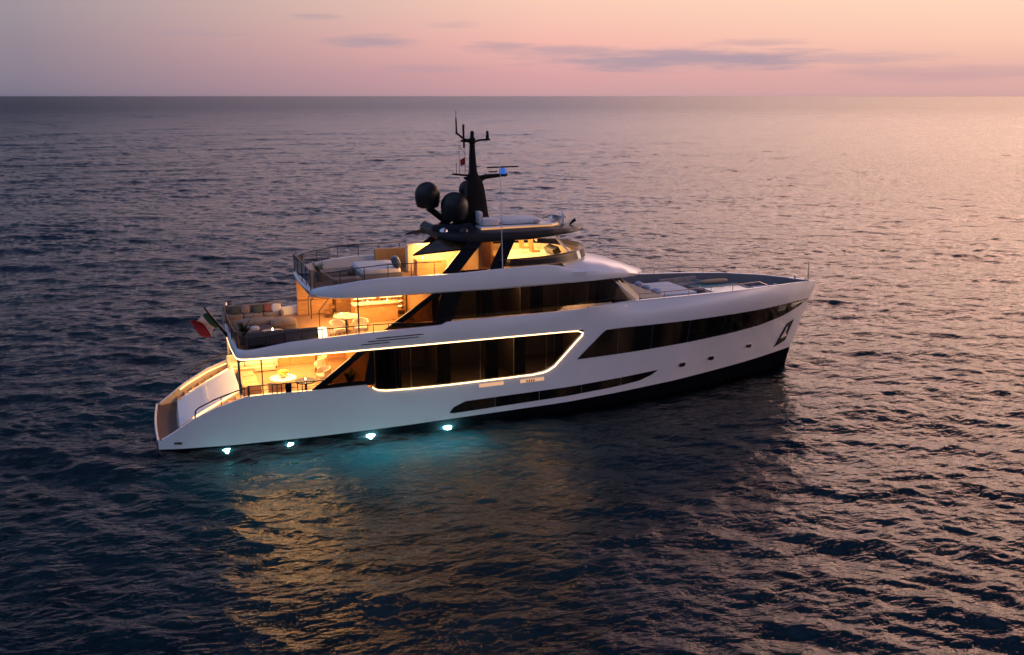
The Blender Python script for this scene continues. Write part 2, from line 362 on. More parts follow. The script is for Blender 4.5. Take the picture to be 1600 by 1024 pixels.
BOOT = [(0,.16),(.7,.18),(7.3,.24),(11.5,.31),(16.6,.44),(22.5,.60),(28,.73),(31.3,.83),(33.8,.92),(35.6,.97)]
SHEER = [(13.1,5.0),(13.3,5.12),(17,5.14),(20.6,5.22),(22.9,5.29),(27,5.28),(30,5.24),(32,5.2),(34.2,5.08),(36,4.9),(37.1,4.78)]
BAND = [(4.1,4.52),(4.7,4.54),(6.07,4.74),(7.5,4.82),(9.2,4.90),(13.1,4.97),(13.35,5.10),(17,5.12),(20.6,5.2),(40,5.3)]
LOWTOP = [(.35,.56),(.55,.60),(.96,.86),(1.8,1.43),(2.9,1.97),(4.19,2.38),(5.1,2.41),(9.5,2.40),(9.9,2.22),(10.4,2.14),(11.5,2.11),(13.4,2.10),(16.6,2.14),(17.6,2.18),(18.3,2.30),(18.8,2.55),(20.3,4.05),(20.5,4.3),(20.6,5.2)]
def hulltop(x): return pl(LOWTOP, x) if x < 20.6 else pl(SHEER, x)
def station(x, z0, z1, n, s, d=0, xe=None):
    out = []
    for i in range(n):
        z = z0+(z1-z0)*i/(n-1); st = stem(z); xx = min(x, st); out.append((xx, s*(hb(xx, z)+d), z))
    return out
XS = sorted(set([.35,.42,.5,.6,.75,.96,1.3,1.8,2.3,2.9,3.5,4.19,4.6,5.1,6,7,8,9,9.5,9.7,9.9,10.1,10.4,11,11.5,12.5,13.4,14.5,15.5,16.6,17.2,17.6,18,18.3,18.55,18.8,19.1,19.5,19.9,20.3,20.4,20.5,20.6]+list(np.arange(21,35.01,.5))+list(np.arange(35.1,37.11,.1))))
mb = MB()
for s in (-1, 1):
    mb.grid([station(x, pl(BOOT, x), max(hulltop(x), pl(BOOT, x)+.02), 16, s) for x in XS], flip=s > 0)
# transom and platform lip
rows = []
for z in (.16, .3, .45, .56): rows.append([(.35-.12*math.cos(y/2.9*1.4)*(.6 if z < .5 else 1), y, z) for y in linsp(-hb(.35, z), hb(.35, z), 21)])
mb.grid(rows)
hull = mb.build('hull', white, Y, smooth=True)
mb = MB()
for s in (-1, 1):
    mb.grid([[ (p[0], p[1]*k, p[2]) for p, k in zip(station(x, pl(BOOT, x), -2.0, 7, s), (1,1,1,.99,.94,.8,.3))] for x in XS], flip=s < 0)
mb.grid([[(.35-(.05 if z > 0 else -.2), y*k, z) for y in linsp(-hb(.35, 0), hb(.35, 0), 9)] for z, k in ((.16,1),(-.4,1),(-1.2,.9),(-2,.3))])
mb.build('bottom_paint', boot, Y, smooth=True)
# bulwark cap and inner lining: stern quarters, midships and bow
def inner(xs, top, bot, th, m, name, cap=white, lip=.0):
    for s in (-1, 1):
        a = MB(); b = MB(); r0 = []; r1 = []; r2 = []
        for x in xs:
            zt = top(x); xx = min(x, stem(zt)-.01); y = hb(xx, zt); yi = max(y-th, 0)
            r0.append((xx, s*(y+lip), zt+.004)); r1.append((xx-(th*.8 if y < .8 else 0), s*yi, zt+.004)); r2.append((xx-(th*.8 if y < .8 else 0), s*max(yi-.02, 0), bot(x)))
        a.grid([r0, [(p[0], p[1], p[2]+.03) for p in r0], [(p[0], p[1], p[2]+.03) for p in r1], r1]); b.grid([r1, r2])
        a.build('cap_rail', cap, Y, smooth=True); b.build('bulwark_lining', m, Y, smooth=True)
inner([x for x in XS if .5 <= x <= 9.5], lambda x: pl(LOWTOP, x), lambda x: pl([(0,.5),(1.3,.5),(4.2,1.85),(10,1.85)], x), .16, cream, 'aft')
inner([x for x in XS if x >= 20.6], lambda x: pl(SHEER, x), lambda x: 4.3, .16, lining, 'bow', lip=.01)
# upper deck side band, over the main-deck windows
def bandxs(): return linsp(4.25, 20.6, 60)
for s in (-1, 1):
    mb = MB(); rows = []
    for x in bandxs():
        y0 = hb(x, 4.5); zt = pl(BAND, x); zb = 4.13+.0*x
        k = min(1, max(0, (20.6-x)/4)); v = lambda z: hb(x, z)*(1-k)+y0*k
        rows.append([(x, s*(y0-.10), zb-.0), (x, s*(v(zb)-.01*k), zb+.02), (x, s*(v(zb+.14)+.02*k), zb+.14), (x, s*(v((zb+zt)/2)+.015*k), (zb+zt)/2), (x, s*v(zt-.05), zt-.05), (x, s*(v(zt)-.03*k), zt), (x, s*(y0-.15), zt), (x, s*(y0-.17), zt-.04), (x, s*(y0-.17), 4.36)])
    mb.grid(rows, flip=s > 0); mb.build('deck_band', white, Y, smooth=True)
# rounded aft end of the upper deck
AFTP = []
for i in range(13):
    a = math.pi/2*i/12; AFTP.append((4.25-.42*math.sin(a), 3.68-.62*(1-math.cos(a))))
plan = [(x, -y) for x, y in AFTP]+[(3.76, y) for y in (-1.5, 0, 1.5)]+[(x, y) for x, y in AFTP[::-1]]
mb = MB(); rows = []
for (x, y) in plan:
    d = Vector((x-6.5, y*.9)).normalized()
    def o(k, z): return (x+d.x*k, y+d.y*k, z)
    rows.append([o(-.10, 4.13), o(-.01, 4.15), o(.02, 4.27), o(0, 4.5), o(-.03, 4.54), o(-.15, 4.54), o(-.17, 4.36)])
mb.grid(rows); mb.build('deck_band', white, Y, smooth=True)
DP = [(x, -(hb(x, 4.5)-.1)) for x in linsp(20.5, 4.3, 30)]+[(x+.1, y*.97) for x, y in plan]+[(x, hb(x, 4.5)-.1) for x in linsp(4.3, 20.5, 30)]
mb = MB(); mb.prism(DP, 4.30, 4.36); mb.build('upper_deck', teak, Y)
mb = MB(); mb.prism([(x, y*.985) for x, y in DP], 4.14, 4.296); mb.build('deckhead', ceil, Y)
# bow deck
mb = MB(); P = [(x, hb(x, 4.4)-.12) for x in linsp(20.4, 36.3, 40)]; mb.prism([(x, -y) for x, y in P]+[(x, y) for x, y in P[::-1]], 4.3, 4.42); mb.build('foredeck', greydeck, Y)
# main deck
mb = MB(); P = [(x, hb(x, 2)-.2) for x in linsp(4.2, 20, 30)]; mb.prism([(x, -y) for x, y in P]+[(x, y) for x, y in P[::-1]], 1.75, 1.9); mb.build('main_deck', teak, Y)
# ------------ main-deck glazing (recessed) and the light strip round it
def strip(mb, top, bot, x0, x1, n, s, d, surf=hb, rows=4):
    g = []
    for x in linsp(x0, x1, n):
        zt, zb = pl(top, x), pl(bot, x); g.append([(x, s*(surf(x, z)+d), z) for z in linsp(zb, max(zt, zb+.004), rows)])
    mb.grid(g, flip=s > 0)
WT = [(7.0,2.36),(9.45,4.13),(20.6,4.13)]; WB = [(7,2.3),(9.5,2.3),(9.9,2.1),(20,2.02),(20.6,4.1)]
edges = [9.9, 11.6, 13.3, 15.0, 16.7, 18.4, 20.35]
WB2 = [(9.5,2.36),(9.9,2.14),(10.4,2.08),(17.6,2.1),(18.3,2.22),(18.8,2.46),(20.3,3.95),(20.5,4.12)]
for s in (-1, 1):
    for i in range(6):
        mb = MB(); strip(mb, WT, WB2, edges[i]+.015, edges[i+1]-.015, 8, s, -.10); mb.build('window_pane', saloonglass, Y, smooth=True)
    mb = MB(); strip(mb, [(7,2.36),(7.4,2.66),(9.0,3.82),(9.43,4.13),(9.9,4.13)], [(7,2.3),(7.65,2.36),(9.9,2.3)], 7.0, 9.9, 20, s, -.14); 
    # the raked wing: solid dark blade, then a clear quarter-light
    mb = MB()
    y = hb(8, 3)-.12
    mb.slab([(6.95,s*y,2.40),(7.45,s*y,2.40),(9.75,s*y,4.13),(9.3,s*y,4.13)], -s*.10); mb.slab([(7.45,s*y,2.40),(9.9,s*y,2.40),(9.9,s*y,2.62),(7.72,s*y,2.60)], -s*.10)
    mb.slab([(9.45,s*y,2.62),(9.9,s*y,2.62),(9.9,s*y,4.13),(9.75,s*y,4.13)], -s*.10)
    mb.build('window_wing', black, Y)
    mb = MB(); yy = y-.05; mb.slab([(7.73,s*yy,2.6),(9.46,s*yy,2.62),(9.76,s*yy,4.13)], -s*.02); mb.build('quarter_window', smokeglass, Y)
    # LED line: along the deck edge, down the slope, back along the sill
    pts = [(x, s*(hb(x, 4.5)-.02), 4.115) for x in linsp(4.3, 19.6, 40)]
    pts += [(20.05, s*(hb(20,4)+.005), 4.10), (20.3, s*(hb(20.3,4)+.01), 4.0), (20.28, s*(hb(20.2,3.9)+.01), 3.88)]
    pts += [(x, s*(hb(x, z)+.012), z) for x, z in ((19.9,3.52),(19.4,3.02),(18.8,2.43),(18.5,2.26),(18.2,2.17),(17.6,2.11))]
    pts += [(x, s*(hb(x, 2.1)+.012), pl(LOWTOP, x)-.04) for x in linsp(17, 10.4, 24)]+[(10.05, s*(hb(10,2.1)+.012), 2.15), (9.85, s*(hb(9.8,2.2)+.012), 2.24), (9.75, s*(hb(9.7,2.3)+.012), 2.34)]
    mb = MB(); mb.tube(pts, .026, 6); mb.build('light_strip', led, Y)
mb = MB(); mb.tube([(x+.03, y, 4.115) for x, y in plan], .034, 6); mb.build('light_strip', led, Y)
# core of the main-deck house behind the glass and the lit aft bulkhead
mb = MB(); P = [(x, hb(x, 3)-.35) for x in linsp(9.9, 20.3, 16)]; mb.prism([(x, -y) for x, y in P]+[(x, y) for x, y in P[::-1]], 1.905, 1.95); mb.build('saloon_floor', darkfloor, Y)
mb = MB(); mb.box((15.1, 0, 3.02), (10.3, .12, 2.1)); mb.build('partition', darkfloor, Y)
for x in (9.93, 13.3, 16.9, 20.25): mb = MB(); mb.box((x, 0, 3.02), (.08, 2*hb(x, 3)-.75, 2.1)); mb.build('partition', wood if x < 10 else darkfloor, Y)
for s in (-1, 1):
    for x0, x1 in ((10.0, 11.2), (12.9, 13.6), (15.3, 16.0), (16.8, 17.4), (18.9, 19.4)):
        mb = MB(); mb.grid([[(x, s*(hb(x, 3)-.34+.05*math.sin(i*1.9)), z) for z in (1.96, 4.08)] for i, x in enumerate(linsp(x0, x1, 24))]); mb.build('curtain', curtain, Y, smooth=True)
    for x0, x1 in ((10.1, 13.1), (13.5, 16.7), (17.1, 20.0)):
        mb = MB(); mb.box(((x0+x1)/2, s*2.75, 4.10), (x1-x0, 1.2, .05)); mb.build('ceiling_light', coved, Y)
# saloon sliding doors in the aft bulkhead
for y in (-2.6, -1.3, 0, 1.3, 2.6):
    mb = MB(); mb.box((9.86, y, 2.95), (.06, 1.24, 2.1)); mb.build('saloon_door', wood, Y, bevel=.01)
# far side of the aft cockpit is warm wood as well
for s in (-1, 1):
    mb = MB(); mb.box((3.95, s*3.25, 3.2), (.10, .10, 1.85)); mb.build('pillar', steel, Y)
    mb = MB(); mb.box((4.9, s*3.5, 3.15), (.05, .05, 1.95)); mb.build('pillar', darkrail, Y)
mb = MB(); mb.box((9.0, 3.35, 3.0), (1.7, .08, 2.2)); mb.build('wood_panel', wood, Y)
# vents in the upper band
for s in (-1, 1):
    for z, x0, x1 in ((4.62, 10.0, 12.2), (4.50, 9.6, 12.0), (4.38, 9.3, 10.6)):
        mb = MB(); mb.tube([(x, s*(hb(x, 4.5)+.018), z+.01*(x-x0)) for x in linsp(x0, x1, 6)], .022, 5); mb.build('vent_slot', black, Y)
# ------------ bow band of glass, lower window, ports, anchor pocket
BWT = [(20.04,2.70),(21.55,4.03),(22.5,4.06),(25.8,4.04),(29.0,4.03),(32,4.02),(34.2,3.98),(35.6,3.92),(36.4,3.86)]
BWB = [(20.04,2.66),(24,2.72),(27,2.80),(30,2.90),(32,3.02),(34,3.25),(35.3,3.50),(36.2,3.76),(36.4,3.84)]
ed = [20.04, 22.3, 24.3, 26.6, 29.0, 31.4, 33.2, 36.4]
for s in (-1, 1):
    for i in range(7):
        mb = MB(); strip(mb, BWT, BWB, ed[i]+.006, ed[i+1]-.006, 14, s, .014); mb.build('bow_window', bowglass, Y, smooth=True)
    mb = MB(); strip(mb, [(33.2,3.95),(34.0,3.93)], [(33.2,3.62),(34.0,3.62)], 33.25, 33.95, 4, s, .022, rows=3); mb.build('fairlead', steel, Y, smooth=True)
    mb = MB(); strip(mb, [(34.5,3.9),(36.2,3.84)], [(34.5,3.66),(36.2,3.80)], 34.5, 36.2, 6, s, .022, rows=3); mb.build('fairlead', steel, Y, smooth=True)
    HT = [(13.40,.68),(13.55,.9),(14.2,1.16),(20,1.31),(24.9,1.47)]; HB = [(13.4,.66),(13.6,.62),(18.6,.80),(22,.92),(23.8,1.04),(24.5,1.24),(24.9,1.45)]
    e2 = [13.4, 15.7, 18.0, 20.3, 22.6, 24.9]
    for i in range(5):
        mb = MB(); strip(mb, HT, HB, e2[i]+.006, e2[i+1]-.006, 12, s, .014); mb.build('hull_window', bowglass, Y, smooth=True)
    for px_, pz in ((26.5,1.52),(28.55,1.55),(31.4,1.80)):
        mb = MB(); g = []
        ring = [(px_+.22*math.copysign(abs(math.cos(a))**.6, math.cos(a)), pz+.12*math.copysign(abs(math.sin(a))**.6, math.sin(a))) for a in linsp(0, 2*math.pi, 17)[:-1]]
        mb.add([(x, s*(hb(x, z)+.018), z) for x, z in ring]+[(x, s*(hb(x, z)-.03), z) for x, z in ring], [tuple(range(16))]+[(i, (i+1) % 16, 16+(i+1) % 16, 16+i) for i in range(16)])
        ph = mb.build('porthole', black, Y); mb = MB(); mb.tube([(x, s*(hb(x, z)+.02), z) for x, z in ring], .014, 5, closed=True); mb.build('porthole_frame', steel, ph)
    # anchor pocket
    q = [(33.72,1.26),(34.78,1.52),(35.28,2.76),(34.58,2.60)]
    mb = MB(); g = []
    for t in linsp(0, 1, 6):
        a = (q[0][0]+(q[3][0]-q[0][0])*t, q[0][1]+(q[3][1]-q[0][1])*t); b = (q[1][0]+(q[2][0]-q[1][0])*t, q[1][1]+(q[2][1]-q[1][1])*t)
        g.append([(a[0]+(b[0]-a[0])*u, s*(hb(a[0]+(b[0]-a[0])*u, a[1]+(b[1]-a[1])*u)+.016), a[1]+(b[1]-a[1])*u) for u in (0,.33,.66,1)])
    mb.grid(g); mb.build('anchor_pocket', black, Y)
    mb = MB(); cx_, cz = 34.4, 1.95; yy = hb(cx_, cz)+.05
    mb.tube([(cx_+.25, s*(hb(cx_+.25, cz+.45)+.06), cz+.45), (cx_, s*yy, cz-.1)], .05, 6)
    mb.slab([(cx_-.24, s*(yy+.06), cz-.18), (cx_+.26, s*(yy-.03), cz-.06), (cx_+.06, s*yy, cz+.20)], s*.06); mb.build('anchor', mat('anchor_steel', (.8,.72,.66), .25, metal=.6), Y)
# freeing ports in the side, deck light behind them put in as their own glow
for s in (-1, 1):
    for x0, x1 in ((14.9, 16.15), (17.0, 18.25)):
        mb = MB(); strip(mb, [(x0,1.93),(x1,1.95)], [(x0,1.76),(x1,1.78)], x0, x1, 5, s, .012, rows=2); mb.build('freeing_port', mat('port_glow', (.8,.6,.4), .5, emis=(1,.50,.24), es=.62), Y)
mb = MB()
for s in (-1, 1):
    mb = MB()
    for k in range(4): mb.box((17.35+k*.12, s*(hb(17.4, 1.86)+.02), 1.84), (.05, .03, .12), ry=.3*(k % 2))
    mb.build('registration_mark', black, Y)
# ------------ stern: platform, garage hatch, steps
PLT = [(.35-.12*math.cos(y/2.9*1.4), y) for y in linsp(-2.75, 2.75, 21)]
mb = MB(); mb.prism(PLT+[(1.32, 3.2), (1.32, -3.2)], .40, .50); mb.build('platform', platteak, Y)
mb = MB(); mb.tube([(x+.04, y, .55) for x, y in PLT], .055, 6); mb.build('platform_rim', white, Y, smooth=True)
def ramp_z(x): return .95+(x-1.3)*(2.38-.95)/(4.0-1.3)
mb = MB(); rows = []
for t in linsp(0, 1, 14):
    x = 1.3+(4.0-1.3)*t; z = .95+1.43*(t**.85); wdt = 2.0+.05*t
    rows.append([(x, y*wdt, z-.10*abs(y)**6) for y in linsp(-1, 1, 13)])
mb.grid(rows)
mb.grid([[(1.3-.10*(1-abs(y)**3)*k, y*2.0, .95-.10*abs(y)**6+(-.5*k)) for y in linsp(-1, 1, 13)] for k in (0,.15,1)])
for s in (-1, 1): mb.grid([[r[0 if s < 0 else -1] for r in rows], [(r[0][0], s*(2.0+.0), .45) for r in rows]], flip=s > 0)
garage = mb.build('garage_hatch', white, Y, smooth=True)
mb = MB(); mb.tube([(2.62, y, 1.86+.0) for y in linsp(-1.6, 1.6, 3)], .022, 5); mb.build('hatch_seam', white, garage)
for s in (-1, 1):
    for k in range(8):
        x = 1.5+k*.35; z = .80+k*.185
        mb = MB(); yo = hb(x-.18, .62)-.20; mb.box((x, s*(2.02+yo)/2, z/2+.2), (.35, yo-2.02, z-.4)); mb.box((x, s*(yo+hb(x-.17, z-.05)-.17)/2, z-.04), (.35, hb(x-.17, z-.05)-.17-yo, .08)); mb.build('step', wood, Y, bevel=.012)
    mb = MB(); mb.tube([(x, s*2.10, .88+(x-1.3)*.53) for x in linsp(1.9, 4.0, 8)], .035, 6); mb.build('light_strip', led_soft, Y)
    mb = MB(); mb.tube([(x, s*(hb(x, 2)-.24), pl(LOWTOP, x)-.10) for x in linsp(1.5, 4.1, 8)], .022, 6); mb.build('light_strip', led_soft, Y)
    # handrails down the quarters
    mb = MB(); f = lambda x: (x, s*(hb(x, 2)-.10), pl(LOWTOP, x)+.42)
    mb.tube([(1.95, s*(hb(1.9,1.5)-.1), pl(LOWTOP,1.95)), (2.0, s*(hb(2,2)-.1), pl(LOWTOP,2.0)+.36)]+[f(x) for x in linsp(2.15, 4.15, 7)], .034, 6)
    for x in (3.1, 4.1): mb.tube([(x, s*(hb(x, 2)-.1), pl(LOWTOP, x)), f(x)], .02, 5)
    mb.build('handrail', darkrail, Y)
    # rail on the bulwark beside the cockpit
    mb = MB(); g = lambda x, z: (x, s*(hb(x, 2.4)-.08), z)
    mb.tube([g(x, 2.86) for x in linsp(4.25, 7.6, 8)], .03, 6); mb.tube([g(x, 2.64) for x in linsp(4.25, 7.3, 8)], .012, 5)
    for x in (4.28, 4.9, 5.3, 5.5, 5.7, 6.4, 6.6, 6.8): mb.tube([g(x, 2.4), g(x, 2.86)], .024 if x > 4.6 else .05, 5)
    mb.build('railing', darkrail, Y)
    mb = MB(); mb.box((6.0, s*(hb(6,2.4)-.08), 2.63), (.26, .06, .40)); mb.build('gate_post', black, Y)
# ------------ aft cockpit lights (deckhead)
for x in (4.9, 6.3, 7.7, 9.0):
    for y in (-2.6, -.9, .9, 2.6):
        mb = MB(); mb.lathe((x, y, 4.105), [(.07,0),(.07,.03)], 10); mb.build('downlight', downl, Y)
for x in (5.2, 7.6): lamp('cockpit_lamp', 'AREA', (x, 0, 4.08), 380, WARM, Y, size=2.0, sy=5.6)
for x in (4.9, 6.3, 7.7, 9.0):
    for y in (-1.6, 1.6): lamp('spot_lamp', 'SPOT', (x, y, 4.08), 170, WARM, Y, size=.05, spot=R(85))
# ------------ upper deck house
def uw(x, z=5.7):                     # half width of the upper house
    return pl([(12,3.30),(20,3.30),(22,3.18),(23.2,2.95),(24.0,2.6),(25,1.9)], x)
def ux(z): return 23.3+(6.42-z)*1.25         # raked front
mb = MB()
ring = []
def house_ring(z):
    xf = ux(z); r = [(13.0,-3.24)]+[(x, -uw(x)+.06) for x in linsp(14, 21.5, 6)]
    n = 14
    for i in range(n+1):
        a = -math.pi/2+math.pi*i/n; r.append((21.5+(xf-21.5)*math.cos(a)**.55 if math.cos(a) > 0.001 else 21.5, 3.16*math.sin(a)))
    r += [(x, uw(x)-.06) for x in linsp(21.5, 14, 6)]+[(13.0,3.24)]; return [(x, y, z) for x, y in r]
rings = [house_ring(z) for z in linsp(4.36, 6.44, 6)]
mb.grid([r[6:-6] for r in rings]); mb.build('upper_house', black, Y, smooth=True)
for s in (-1, 1):
    mb = MB(); strip(mb, [(12,5.065),(19.4,5.065),(19.5,5.29),(24,5.29)], [(12,4.36),(24,4.36)], 13.0, 22.6, 20, s, -.02, surf=lambda x, z: uw(x)); mb.build('house_plinth', cream, Y)
    mb = MB(); strip(mb, [(12,6.44),(24,6.44)], [(12,6.39),(24,6.39)], 13.0, 22.6, 6, s, -.03, surf=lambda x, z: uw(x)); mb.build('window_head', black, Y)
    for x0, x1 in ((13.3, 14.0), (15.0, 15.9), (17.8, 18.5), (20.9, 21.6)):
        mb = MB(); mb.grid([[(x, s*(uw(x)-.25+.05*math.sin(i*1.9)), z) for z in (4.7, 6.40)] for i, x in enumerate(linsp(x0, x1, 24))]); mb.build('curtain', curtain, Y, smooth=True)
    for x0, x1 in ((13.2, 17.2), (17.6, 21.0)):
        mb = MB(); mb.box(((x0+x1)/2, s*2.45, 6.40), (x1-x0, .8, .05)); mb.build('ceiling_light', coved, Y)
    lamp('side_deck_lamp', 'AREA', (21.2, s*(hb(21.2, 5)-.18), 5.16), 16, WARM, Y, size=3.2, sy=.05, rot=(s*R(80), 0, 0))
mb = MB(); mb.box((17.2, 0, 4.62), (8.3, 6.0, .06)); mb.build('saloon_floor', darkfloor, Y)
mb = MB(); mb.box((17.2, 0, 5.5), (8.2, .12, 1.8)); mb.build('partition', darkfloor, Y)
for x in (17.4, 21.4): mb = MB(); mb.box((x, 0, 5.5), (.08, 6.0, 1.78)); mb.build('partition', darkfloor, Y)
for s in (-1, 1):
    e3 = [13.15, 15.2, 17.2, 19.2, 21.2, 22.6]
    for i in range(5):
        mb = MB(); strip(mb, [(12,6.40),(24,6.40)], [(12,5.06),(19.4,5.06),(19.5,5.28),(24,5.28)], e3[i]+.01, e3[i+1]-.01, 9, s, .0, surf=lambda x, z: uw(x)); mb.build('window_pane', saloonglass, Y, smooth=True)
    # raked wing aft of the windows
    y = 3.42
    mb = MB(); mb.slab([(10.45,s*y,4.86),(10.95,s*y,4.86),(13.25,s*y,6.42),(12.85,s*y,6.42)], -s*.08); mb.slab([(10.95,s*y,4.86),(13.7,s*y,4.9),(13.7,s*y,5.05),(11.3,s*y,5.09)], -s*.08)
    mb.slab([(12.9,s*y,5.08),(13.7,s*y,5.05),(14.3,s*y,6.42),(13.25,s*y,6.42),(13.1,s*y,5.9)], -s*.08); mb.build('window_wing', black, Y)
    mb = MB(); mb.slab([(11.3,s*3.38,5.09),(12.95,s*3.38,5.08),(13.12,s*3.38,5.9),(13.2,s*3.38,6.40)], -s*.02); mb.build('quarter_window', smokeglass, Y)
    # white corner pillar of the windscreen
    mb = MB(); mb.tube([(ux(6.40)-1.05, s*3.06, 6.40), (ux(5.2)-1.15, s*3.16, 5.2)], .036, 6); mb.build('windscreen_pillar', white, Y, smooth=True)
# aft bulkhead of the upper saloon, with lit shelves
mb = MB(); mb.box((12.9, 0, 5.4), (.12, 6.4, 2.06)); mb.build('saloon_bulkhead', wood, Y)
mb = MB(); mb.box((10.1, 3.32, 5.36), (5.2, .08, 1.95)); pnl = mb.build('wood_panel', wood, Y)
mb = MB()
for x in (8.2, 9.3, 10.4): mb.box((x, 3.27, 5.36), (.03, .03, 1.9))
mb.box((10.1, 3.27, 5.15), (5.2, .03, .03)); mb.build('panel_joint', wood2, pnl)
mb = MB()
for z in (4.62, 4.88, 5.14, 5.40, 5.66): mb.box((11.4, 1.75, z), (2.7, .36, .035))
for x in (10.05, 11.4, 12.75): mb.box((x, 1.75, 5.2), (.05, .36, 1.65))
shelf = mb.build('bar_shelf', wood, Y)
mb = MB(); mb.box((11.4, 1.96, 5.35), (2.8, .05, 1.95)); mb.build('back_panel', wood, shelf)
for z in (4.70, 4.97, 5.22, 5.50):
    for x in (10.72, 12.08): mb = MB(); mb.box((x, 1.9, z+.08), (1.15, .03, .05)); mb.build('shelf_light', shelfled, shelf)
rg = random.Random(11)
for z in (4.65, 4.91, 5.17, 5.43):
    for x in linsp(10.2, 12.6, 15):
        if rg.random() < .7 and abs(x-11.4) > .06:
            hgt = rg.uniform(.10, .19); mb = MB(); mb.lathe((x, 1.68+rg.uniform(-.05,.05), z-.01), [(.035,0),(.038,hgt*.6),(.014,hgt*.75),(.014,hgt)], 8)
            bt = mb.build('bottle', rg.choice([wood2, fab_green, cream, mat('amber_glass', (.4,.16,.03), .2) if 'amber_glass' not in MATS else MATS['amber_glass']]), smooth=True)
            tag(bt, 'small bottle or glass standing on the lit bar shelves of the terrace', 'bottle', 'bottles on the lit terrace bar')
mb = MB(); mb.box((11.0, .75, 4.80), (2.2, .5, .88)); bar = mb.build('bar_counter', wood, Y, bevel=.02); mb = MB(); mb.box((11.0, .75, 5.27), (2.35, .62, .06)); mb.build('counter_top', cream, bar)
for x in (6.0, 7.9, 9.6, 11.4):
    for y in (-2.4, 0, 2.4):
        mb = MB(); mb.lathe((x if x > 7.6 else 8.2, y, 6.375), [(.07,0),(.07,.03)], 10)
        if x > 7: mb.build('downlight', downl, Y)
lamp('terrace_lamp', 'AREA', (10.0, .3, 6.34), 430, WARM, Y, size=3.6, sy=4.6)
for x in (8.4, 9.9, 11.4):
    for y in (-2.4, 0): lamp('spot_lamp', 'SPOT', (x, y, 6.34), 260, WARM, Y, size=.05, spot=R(80))
for s in (-1, 1):
    mb = MB(); mb.box((9.35, s*3.2, 5.38), (.06, .06, 2.02)); mb.build('pillar', darkrail, Y)
mb = MB(); mb.box((6.9, 3.05, 2.35), (2.6, .5, .9)); cab = mb.build('cockpit_cabinet', wood, Y, bevel=.02)
mb = MB(); mb.box((6.9, 3.05, 2.83), (2.7, .56, .05)); mb.build('counter_top', cream, cab)
mb = MB(); mb.box((6.9, 2.79, 2.74), (2.5, .02, .05)); mb.build('shelf_light', shelfled, cab)
mb = MB(); mb.box((6.9, 2.795, 2.3), (.02, .01, .8)); mb.build('cabinet_joint', wood2, cab)
# stair from the terrace to the sun deck
mb = MB()
for k in range(7): mb.box((8.9+k*.27, 2.5, 4.60+k*.26), (.26, .8, .05))
st = mb.build('stair', wood2, Y)
mb = MB()
for y in (2.08, 2.92): mb.tube([(8.0, y, 4.4), (8.0, y, 5.35), (9.0, y, 6.3)], .025, 6)
mb.tube([(8.0, -.5, 4.4), (8.0, -.5, 5.35), (8.8, -.5, 6.3)], .025, 6); mb.tube([(8.8, -.5, 4.4), (8.8, -.5, 6.35)], .025, 6)
mb.build('stair_rail', darkrail, st)
# upper deck side rails + glass balustrade aft
for s in (-1, 1):
    mb = MB(); f = lambda x, dz: (x, s*(hb(x, 4.5)-.1), pl(BAND, x)+dz)
    mb.tube([f(x, .50-.03*(x-4.3)) for x in linsp(4.35, 11.2, 12)], .026, 6)
    for x in (4.4, 6.0, 7.6, 8.7, 9.9, 10.6): mb.tube([f(x, 0), f(x, .50-.03*(x-4.3))], .02, 5)
    mb.build('railing', darkrail, Y)
    mb = MB(); rows = [[f(x, .0), f(x, .44)] for x in linsp(4.35, 6.0, 6)]; mb.grid(rows); mb.build('glass_balustrade', railglass, Y)
mb = MB(); mb.grid([[(x+.1, y*.97, 4.54), (x+.04, y*.97, 5.28)] for x, y in plan]); mb.build('glass_balustrade', railglass, Y)
mb = MB(); mb.tube([(x+.04, y*.97, 5.30) for x, y in plan], .028, 6)
for i in (2, 9, 13, 14, 15, 19, 26): x, y = plan[i]; mb.tube([(x+.1, y*.97, 4.5), (x+.04, y*.97, 5.3)], .022, 5)
mb.build('railing', darkrail, Y)
# flagstaff
mb = MB(); mb.tube([(3.78,0,4.35),(2.86,0,5.74)], [.075,.05], 8); mb.lathe((2.84,0,5.74), [(.03,0),(.06,.04),(.03,.09)], 8); mb.build('flagstaff', black, Y)
# jackstaff and stem fitting
mb = MB(); mb.tube([(36.45,0,4.8),(36.42,0,6.02)], [.03,.018], 6); mb.build('jackstaff', darkrail, Y)
for s in (-1, 1):
    mb = MB(); mb.lathe((35.9, s*.5, 4.85), [(.09,0),(.05,.05),(.05,.2),(.1,.24),(.1,.28)], 10); mb.build('bollard', steel, Y)
